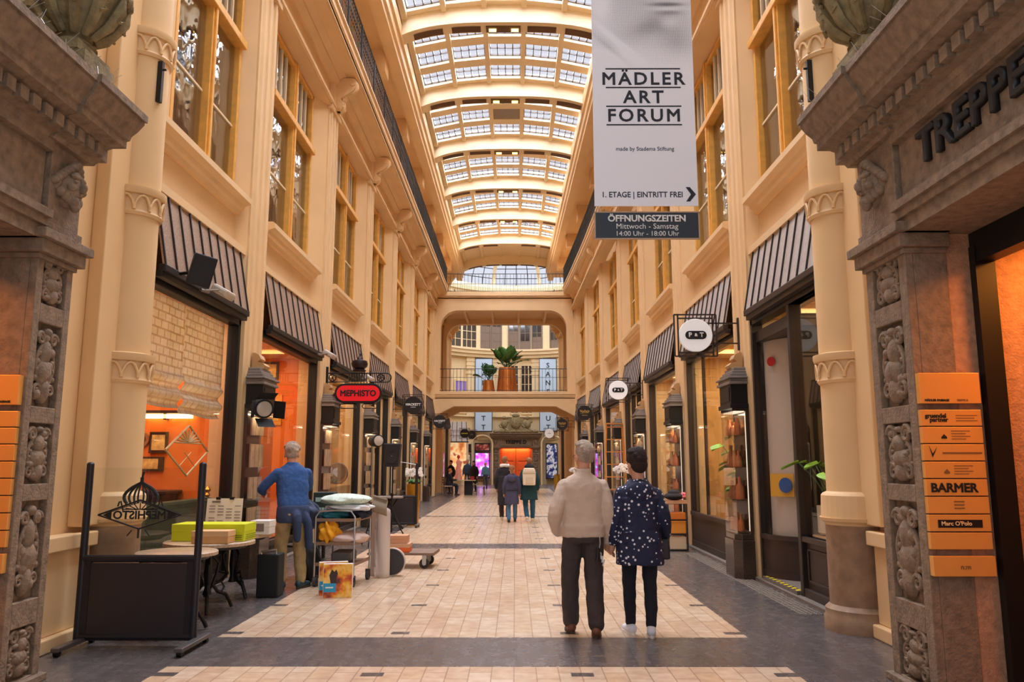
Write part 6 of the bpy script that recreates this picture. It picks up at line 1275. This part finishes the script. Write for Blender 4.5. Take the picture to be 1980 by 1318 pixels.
# far left shop with its awning and warm window
x = -4.35; y = RC[1]+sqrt(RR**2-(x-RC[0])**2)-.7
t = thing('awning', 'grey striped awning of the warm-lit shop at the far left end', 'awning', (x, y, 3.1)); m = MB(); m.hexa([(x-1.1, y-.5, 3.1), (x+.95, y-.5, 3.1), (x+.95, y-.47, 3.1), (x-1.1, y-.47, 3.1), (x-.9, y, 4.55), (x+.8, y, 4.55), (x+.8, y+.03, 4.55), (x-.9, y+.03, 4.55)]); obj('cover', m, AWN[1], t)
m = MB()
for i in range(6): m.tube([(x-1.05+.39*i, y-.52, 3.1), (x-.87+.33*i, y-.02, 4.55)], .02, 5)
m.box(x-1.15, x+1.0, y-.54, y-.48, 3.04, 3.12); obj('ribs', m, AWRIB, t)
nwin += 1; w_ = sempty('window_%d' % nwin, (x, y, 0)); m = MB(); m.box(x-1.0, x+.85, y, y+.04, .4, 3.05); struct('lit_backdrop', m, blotch('warm_shop_display', ((196, 110, 60), (236, 170, 110), (240, 210, 160), (150, 70, 40)), 1.6, .7), w_)
m = MB(); m.box(x-1.05, x+.9, y-.04, y+.06, 0, .4); m.box(x+.8, x+.95, y-.1, y+.1, 0, 3.1); struct('frame', m, PAINT2, w_)
t = thing('mannequin', 'pink and cream dressed mannequin in the far left shop window', 'mannequin', (x+.25, y-.15, .4)); m = MB(); m.lathe([(.02, .0), (.3, .02), (.22, .7), (.13, 1.0), (.18, 1.25), (.08, 1.42), (.05, 1.5)], (x+.25, y-.15, .4), 16, (1, .7)); obj('dress', m, mat('pink_dress', (232, 150, 130), .8), t, smooth=True); m = MB(); m.ell((x+.25, y-.15, 2.02), (.11, .11, .14), 12, 8); obj('head', m, mat('red_hat', (206, 60, 50), .7), t, smooth=True)
# dome
m = MB(); pn = MB(); fr = MB(); nseg = 12
for i in range(nseg):
    a0 = 2*pi*i/nseg+pi/12; pts = [(6.9*cos(e), 15.0+3.6*sin(e)) for e in [pi/2*j/8 for j in range(8)]]
    m.tube([rp(a0, r, z) for r, z in pts], .16, 6)
    a1 = a0+2*pi/nseg
    for (r0, z0), (r1, z1) in zip(pts, pts[1:]):
        pn.quad(rp(a0, r0, z0), rp(a1, r0, z0), rp(a1, r1, z1), rp(a0, r1, z1))
        for u in (.25, .5, .75): a = a0+(a1-a0)*u; fr.tube([rp(a, r0, z0), rp(a, r1, z1)], .03, 4)
        fr.tube([rp(a0, r1, z1), rp(a1, r1, z1)], .03, 4)
for i in range(24): a = 2*pi*i/24; b = a+2*pi/24; m.hexa([rp(a, 6.5, 14.7), rp(b, 6.5, 14.7), rp(b, 7.3, 14.7), rp(a, 7.3, 14.7), rp(a, 6.7, 15.2), rp(b, 6.7, 15.2), rp(b, 7.3, 15.2), rp(a, 7.3, 15.2)])
struct('ceiling_dome', m, PAINT2)
nwin += 1; w_ = sempty('window_%d' % nwin, (.1, 53, 15)); struct('pane', pn, ROOFG, w_); struct('glazing_bars', fr, BROWNF, w_)
# far cafe tables and chairs
t0 = thing('cafe_table', 'far cafe table with glasses where the person in black sits', 'table'); m = MB(); m.box(-.45, .45, -.35, .35, .71, .74); obj('tabletop', m, mat('pale_tabletop', (214, 196, 160), .4), t0); m = MB(); m.box(-.1, .3, -.15, .15, .02, .7); obj('dark_skirt', m, BLK, t0); place(t0, (-2.42, 39.75, 0))
rd = random.Random(8)
for i, (dx, dy) in enumerate(((-.3, .1), (-.15, -.12), (0, .12), (.12, -.05), (.25, .15))):
    m = MB(); m.lathe([(.03, 0), (.035, .02), (.03, .12+.03*(i % 3)), (.015, .2), (.012, .24)], (-2.52+dx, 39.75+dy, .741), 10); o = tag(obj('table_glass', m, [WCARD, CASEG, mat('amber_glass', (200, 140, 60), .2)][i % 3], smooth=True), ['pale jug at the left end of the far cafe table', 'clear glass near the front of the far cafe table', 'amber bottle at the middle back of the far table', 'pale bottle right of the middle of the far table', 'clear glass at the right end of the far table'][i], 'glassware', 'glassware on the far cafe table')
m = MB(); m.box(-2.2, -2.04, 39.5, 39.6, .741, .92); tag(obj('menu_holder', m, mat('red_menu', (170, 30, 40), .5)), 'red menu holder at the right end of the far cafe table', 'holder')
def chair(lb, loc, rz):
    t = thing('cafe_chair', lb, 'chair', (0, 0, 0), 'chairs at the far cafe tables'); m = MB(); m.box(-.21, .21, -.21, .21, .43, .47); obj('seat', m, mat('pale_cushion', (206, 186, 160), .7), t, bevel=.01)
    m = MB()
    for z in (.6, .72, .84): m.box(-.2, .2, .19, .21, z, z+.06)
    obj('backrest', m, mat('wicker_brown', (110, 82, 64), .6), t)
    for x in (-.19, .19):
        for y, h in ((-.19, .44), (.2, .9)): m = MB(); m.tube([(x, y, 0), (x, y, h)], .015, 6); obj('leg', m, mat('wicker_brown', (110, 82, 64), .6), t)
    return place(t, loc, rz)
chair('wicker chair with a pale cushion at the right side of the far cafe table', (-1.72, 39.7, 0), -1.5); chair('wicker chair under the seated person in black', (-3.35, 39.35, 0), 2.0); chair('wicker chair beyond the right end of the far cafe table', (-1.95, 42.2, 0), -.6)
# ------------------------------------------------------------------ things seen through the near shop windows
def wallpic(lb, x, y, z, w_, h, m_):      # on a wall that faces the camera
    t = thing('wall_picture', lb, 'picture', (x, y, z)); m = MB(); m.box(x-w_/2, x+w_/2, y-.03, y, z-h/2, z+h/2); obj('frame', m, m_, t); m = MB(); m.box(x-w_*.36, x+w_*.36, y-.034, y-.03, z-h*.36, z+h*.36); obj('print', m, mat('cream_print', (232, 196, 120), .5, var=.4, vs=14), t)
yb1, yb2 = bay(1)[1]+.24, bay(2)[1]+.24
wallpic('gold-framed print on the orange wall of the second left room', -4.86, yb2, 2.62, .42, .6, mat('gold_frame', (226, 170, 70), .4, metal=.3)); wallpic('small dark picture high on the orange wall of the second left room', -4.9, yb2, 3.4, .3, .36, WOODD)
wallpic('small dark framed picture right of the oval plate in the first left room', -5.08, yb1, 1.86, .26, .3, WOODD)
wallpic('wide dark painting below the oval plate in the first left room', -5.25, yb1, 1.56, .52, .2, WOODD)
t = thing('wall_plate', 'brown oval plate hanging on the orange wall of the first left room', 'plate', (-5.36, yb1, 1.9)); m = MB()
m.loft([[(-5.36+.15*k*cos(a), yb1-o, 1.9+.12*k*sin(a)) for a in [2*pi*i/24 for i in range(24)]] for o, k in ((0, 1), (.03, .95), (.03, .7), (.015, .6))]); obj('rim', m, mat('brown_oval_plate', (150, 104, 66), .35), t, smooth=True)
m = MB(); m.loft([[(-5.36+.15*k*cos(a), yb1-o, 1.9+.12*k*sin(a)) for a in [2*pi*i/24 for i in range(24)]] for o, k in ((.012, .62), (.018, .6))]); obj('dark_centre', m, mat('dark_plate_centre', (92, 62, 44), .4), t)
# roman blind, lamp, bench in the first left room
def blindmat():
    m = bpy.data.materials.new('checked_blind_cloth'); m.use_nodes = True; nt = m.node_tree; b = nt.nodes['Principled BSDF']; b.inputs['Roughness'].default_value = .9; L = nt.links.new
    tc = nd(nt, 'ShaderNodeTexCoord'); mp = nd(nt, 'ShaderNodeMapping'); mp.inputs['Rotation'].default_value = (pi/2, 0, pi/2); br = nd(nt, 'ShaderNodeTexBrick'); br.inputs['Scale'].default_value = 1; br.inputs['Brick Width'].default_value = .17; br.inputs['Row Height'].default_value = .1; br.inputs['Mortar Size'].default_value = .012
    for i, c in enumerate(((240, 234, 208), (248, 244, 224))): br.inputs[1+i].default_value = (*lin(c), 1)
    br.inputs['Mortar'].default_value = (*lin((226, 210, 180)), 1); mp.inputs['Rotation'].default_value = (0, -pi/2, 0)
    n = nd(nt, 'ShaderNodeTexNoise'); n.inputs['Scale'].default_value = 5; mx = nd(nt, 'ShaderNodeMix', data_type='RGBA', blend_type='OVERLAY'); mx.inputs[0].default_value = .5
    sp = nd(nt, 'ShaderNodeSeparateXYZ'); cb = nd(nt, 'ShaderNodeCombineXYZ'); L(tc.outputs['Object'], sp.inputs[0]); L(sp.outputs[1], cb.inputs[0]); L(sp.outputs[2], cb.inputs[1]); L(cb.outputs[0], br.inputs[0]); L(tc.outputs['Object'], n.inputs[0]); L(br.outputs[0], mx.inputs[6]); L(n.outputs[0], mx.inputs[7]); L(mx.outputs[2], b.inputs['Base Color'])
    t = nd(nt, 'ShaderNodeBsdfTranslucent'); L(mx.outputs[2], t.inputs[0]); ms = nd(nt, 'ShaderNodeMixShader'); ms.inputs[0].default_value = .45; L(b.outputs[0], ms.inputs[1]); L(t.outputs[0], ms.inputs[2]); L(ms.outputs[0], nt.nodes['Material Output'].inputs[0]); return m
BL = blindmat()
for i, (a, b, z) in enumerate(((7.95, 9.55, 2.22), (9.57, 10.85, 2.16))):
    m = MB(); x = XL-.24
    def fn(u, v, a=a, b=b, z=z): zz = 3.5-(3.5-z)*v; f_ = .035*sin(max(0, v-.68)*pi/.32*4.0) if v > .68 else .004*sin(20*u); return (x-.012+f_, a+(b-a)*u, zz+.012*sin(u*7)*v)
    m.grid(fn, 20, 60); tag(obj('roman_blind', m, BL, smooth=True, solid=.004), '%s checked cream roman blind half lowered in the first left window' % ('near' if i == 0 else 'far'), 'blind', None)
t = thing('etched_emblem', 'pale diamond fan emblem etched on the first left shop window', 'emblem', (XL-.12, 9.6, 1.7)); m = MB(); x = XL-.135
def bar2(a, b, r=.01): m.tube([(x, 9.6+a[0], 1.72+a[1]), (x, 9.6+b[0], 1.72+b[1])], r, 5)
for a, b in (((-.62, 0), (0, .3)), ((0, .3), (.62, 0)), ((.62, 0), (0, -.3)), ((0, -.3), (-.62, 0))): bar2(a, b, .013)
for i in range(9): a = pi*(i+.5)/9; bar2((.04*cos(a), .1), (.33*cos(a), .1+.15*sin(a)), .012)
bar2((-.4, .09), (.4, .09)); bar2((-.1, -.02), (.25, -.2), .006); bar2((.1, -.02), (-.25, -.2), .006)
obj('etching', m, mat('etched_gold', (186, 150, 96), .5), t)
t = thing('wall_lamp_bar', 'glowing warm lamp bar on the far wall of the first left room', 'lamp', (-5.0, yb1, 2.2)); m = MB(); m.box(-5.3, -4.6, yb1-.1, yb1-.04, 2.2, 2.26); obj('tube_light', m, mat('warm_tube', (255, 214, 140), .4, emit=7), t); m = MB(); m.box(-5.4, -4.5, yb1-.14, yb1, 2.27, 2.31); m.box(-5.0, -4.96, yb1-.1, yb1, 2.18, 2.27); obj('canopy', m, WOODD, t)
GRN = mat('green_upholstery', (72, 78, 52), .8, var=.2); t = thing('bench', 'green upholstered restaurant bench behind the first left window', 'bench', (-4.35, 9.6, .06)); m = MB(); m.box(-4.6, -4.15, 8.3, 10.8, .3, .5); obj('seat', m, GRN, t, bevel=.04); m = MB(); m.box(-4.2, -4.08, 8.3, 10.8, .5, 1.12); obj('backrest', m, GRN, t, bevel=.04); m = MB(); m.box(-4.55, -4.1, 8.35, 10.75, .06, .3); obj('base', m, WOODD, t)
for yy in (8.3, 10.8): m = MB(); m.lathe([(.02, 0), (.04, .03), (.02, .06), (.045, .1), (.0, .15)], (-4.14, yy+(.05 if yy < 9 else -.05), 1.12), 12); obj('brass_knob', m, GOLD, t, smooth=True)
m = MB(); m.box(-6.2, -4.75, yb1-.55, yb1-.03, .06, 1.15); m.box(-6.25, -4.7, yb1-.6, yb1, 1.15, 1.2); tag(obj('sideboard', m, WOODD, bevel=.01), 'dark sideboard against the far wall of the first left room', 'sideboard')
t = thing('restaurant_table', 'dark round restaurant table with a bottle inside the first left room', 'table', (-5.3, 9.9, .06)); m = MB(); m.lathe([(.4, .7), (.42, .74), (.01, .74)], (-5.3, 9.9, .06), 24); obj('tabletop', m, WOODD, t); m = MB(); m.lathe([(.25, 0), (.25, .03), (.04, .06), (.04, .7)], (-5.3, 9.9, .06), 16); obj('pedestal', m, BLACK, t)
m = MB(); m.lathe([(.035, 0), (.04, .02), (.04, .18), (.015, .24), (.014, .3)], (-5.3, 9.9, .801), 12); tag(obj('bottle', m, mat('dark_bottle_glass', (40, 50, 30), .15), smooth=True), 'dark bottle on the round table in the first left room', 'bottle')
# red hanging coat sign and furniture of the second and third rooms
t = thing('table_lamp', 'glowing amber table lamp in the third left shop window', 'lamp', (-4.3, 17.6, 1.06)); m = MB(); m.lathe([(.2, .5), (.2, .52), (.14, .95), (.13, .95)], (-4.3, 17.6, 1.06), 20); obj('lamp_shade', m, mat('amber_lit_shade', (255, 170, 60), .5, emit=4), t, smooth=True); m = MB(); m.lathe([(.1, 0), (.1, .02), (.02, .05), (.03, .25), (.015, .5)], (-4.3, 17.6, 1.06), 14); obj('base', m, GOLD, t, smooth=True)
m = MB(); m.box(-4.7, -4.05, 16.6, 19.6, .06, 1.06); tag(obj('display_counter', m, SHOPW, bevel=.02), 'tan display counter in the third left shop window', 'counter')
m = MB(); m.lathe([(.24, -.03), (.26, 0), (.24, .03), (.2, .02), (.2, -.02)], (0, 0, 0), 28); o = obj('round_mirror', m, mat('bronze_mirror_frame', (132, 96, 66), .3, metal=.6), smooth=True); tag(o, 'round bronze mirror standing on the counter of the third left window', 'mirror'); o.location = (-4.25, 19.0, 1.33); o.rotation_euler = (pi/2, 0, .3)
# right window one: plant in a white pot, tea shelves
def shelfset(lb, s, y0, y1, d, zs, m_, seed, items=True):
    t = thing('display_shelf', lb, 'shelf', (sx(s, d, y0), (y0+y1)/2, .06)); m = MB()
    for z in zs: sbox(m, s, d, d+.32, y0, y1, z, z+.03)
    for yy in (y0, y1): sbox(m, s, d, d+.32, yy-.02, yy+.02, .06, zs[-1]+.03)
    obj('boards', m, m_, t); m = MB()
    for z in zs: sbox(m, s, d+.31, d+.325, y0, y1, z-.015, z)
    obj('light_strips', m, mat('shelf_light', (255, 226, 170), .4, emit=5), t); rd = random.Random(seed); cols = [mat('amber_tin', (226, 130, 40), .35, metal=.2), mat('brown_tin', (110, 62, 36), .4), mat('cream_tin', (230, 200, 150), .4)]
    if items:
        for z in zs[:-1]:
            y = y0+.12
            while y < y1-.12:
                h = rd.uniform(.14, .26); r = rd.uniform(.05, .075); m = MB(); m.lathe([(r, 0), (r, h*.8), (r*.9, h*.82), (r*.9, h), (.01, h)], (sx(s, d+.17, y), y, z+.031), 12); k = rd.randrange(3); o = obj('tea_tin', m, cols[k]); tag(o, '%s tea tin on the lit shelves behind the %s right window' % (('amber', 'dark brown', 'cream')[k], 'first' if seed == 1 else 'second'), 'tin', 'tea tins on the lit shelves'); y += r*2+rd.uniform(.1, .3)
shelfset('lit dark shelves with tins deep behind the first right window', 1, 8.4, 10.6, -2.6, (.8, 1.3, 1.8, 2.3, 2.8), WOODD, 1); shelfset('lit shelves with amber tins behind the second right window', 1, 12.4, 14.0, -1.9, (.8, 1.3, 1.8, 2.3), WOODD, 2)
def bigplant(lb, c, hp, r, n, L, seed, potm):
    rd = random.Random(seed); t = thing('potted_plant', lb, 'potted plant', c); m = MB(); m.lathe([(r*.9, 0), (r, .02), (r, hp), (r*.92, hp), (r*.9, hp-.04), (.01, hp-.04)], c, 22, (1, 1)); obj('pot', m, potm, t, smooth=True); m = MB(); st = MB()
    for i in range(n):
        a = i*2.4; el = rd.uniform(.6, 1.4); ln = L*rd.uniform(.5, 1.0); b0 = V(c)+V((0, 0, hp-.04)); e = b0+V((cos(a)*cos(el), sin(a)*cos(el), sin(el)))*ln; st.tube([b0, (b0+e)/2+V((0, 0, .06)), e], .008, 5); s0 = V((-sin(a), cos(a), 0)); d = V((cos(a)*.8, sin(a)*.8, -.35)); w_ = .3*L*rd.uniform(.6, 1)
        m.add([e+d*w_*1.2*u+s0*w_*sin(pi*min(1, .12+.88*u))*.55*k+V((0, 0, .03*abs(k))) for u in [j/6 for j in range(7)] for k in (-1, 0, 1)], [(3*j+q, 3*j+q+1, 3*j+q+4, 3*j+q+3) for j in range(6) for q in (0, 1)])
    obj('stems', st, LEAFD, t); obj('leaves', m, mat('bright_leaf', (126, 168, 44), .45, var=.2), t, smooth=True, solid=.004)
bigplant('broad-leaved green plant in a white pot behind the near right window', (3.7, 9.32, .76), .32, .19, 12, .75, 3, mat('pale_pot', (222, 208, 184), .5))
bigplant('leafy green plant in a red pot behind the second right window', (3.74, 12.62, .7), .25, .12, 16, .75, 4, mat('red_pot', (196, 40, 50), .4)); bigplant('trailing green plant on a small wooden table behind the second right window', (3.95, 13.6, 1.05), .18, .1, 16, .9, 6, mat('brown_pot', (90, 60, 44), .5))
m = MB(); m.box(3.7, 4.2, 13.3, 13.9, .98, 1.05); m.box(3.75, 3.8, 13.35, 13.4, .06, .98); m.box(4.1, 4.15, 13.35, 13.4, .06, .98); m.box(3.75, 3.8, 13.8, 13.85, .06, .98); m.box(4.1, 4.15, 13.8, 13.85, .06, .98); tag(obj('display_table', m, mat('light_oak', (214, 158, 92), .5)), 'light oak table with a plant behind the second right window', 'table')
m = MB(); sbox(m, 1, -1.0, -.2, 8.3, 9.55, .06, .74); tag(obj('window_bench', m, SHOPW, bevel=.01), 'tan display bench behind the near right window', 'bench')
m = MB(); m.box(3.52, 3.9, 12.45, 12.8, .06, .69); tag(obj('plant_plinth', m, SHOPW, bevel=.01), 'tan plinth under the red-potted plant', 'plinth')
# poster and stickers on the curved board
def onboard(name, lb, z, t0, w_, h, m_, rnd=False):
    cx = .5; a = t0; d = -.12-.5*(1-cos(a))-.075; y = 10.98-.62*sin(a)+.045; x = sx(1, d, y); n = V((-1, -.75, 0)).normalized(); u = V((-n.y, n.x, 0)); m = MB(); c = V((x, y, z))+n*.03
    if rnd: m.loft([[c+u*w_/2*cos(b)+V((0, 0, w_/2*sin(b)))+n*o for b in [2*pi*i/24 for i in range(24)]] for o in (0, .006)])
    else: m.hexa([c+u*a_*w_/2+n*o+V((0, 0, b_*h/2)) for b_ in (-1, 1) for a_, o in ((-1, 0), (1, 0), (1, .006), (-1, .006))])
    return tag(obj(name, m, m_), lb, 'sticker')
onboard('round_sticker', 'round red sticker high on the curved white window board', 2.95, .45, .13, .13, mat('red_sticker', (190, 24, 34), .4), True)
onboard('poster', 'yellow poster low on the curved white window board', 1.28, .6, .36, .3, mat('yellow_poster', (236, 180, 70), .5)); m_ = onboard('round_sticker', 'round blue sticker on the yellow poster', 1.28, .72, .2, .2, mat('blue_sticker', (44, 96, 170), .4), True); m_.location.x -= .015; m_.location.y -= .012
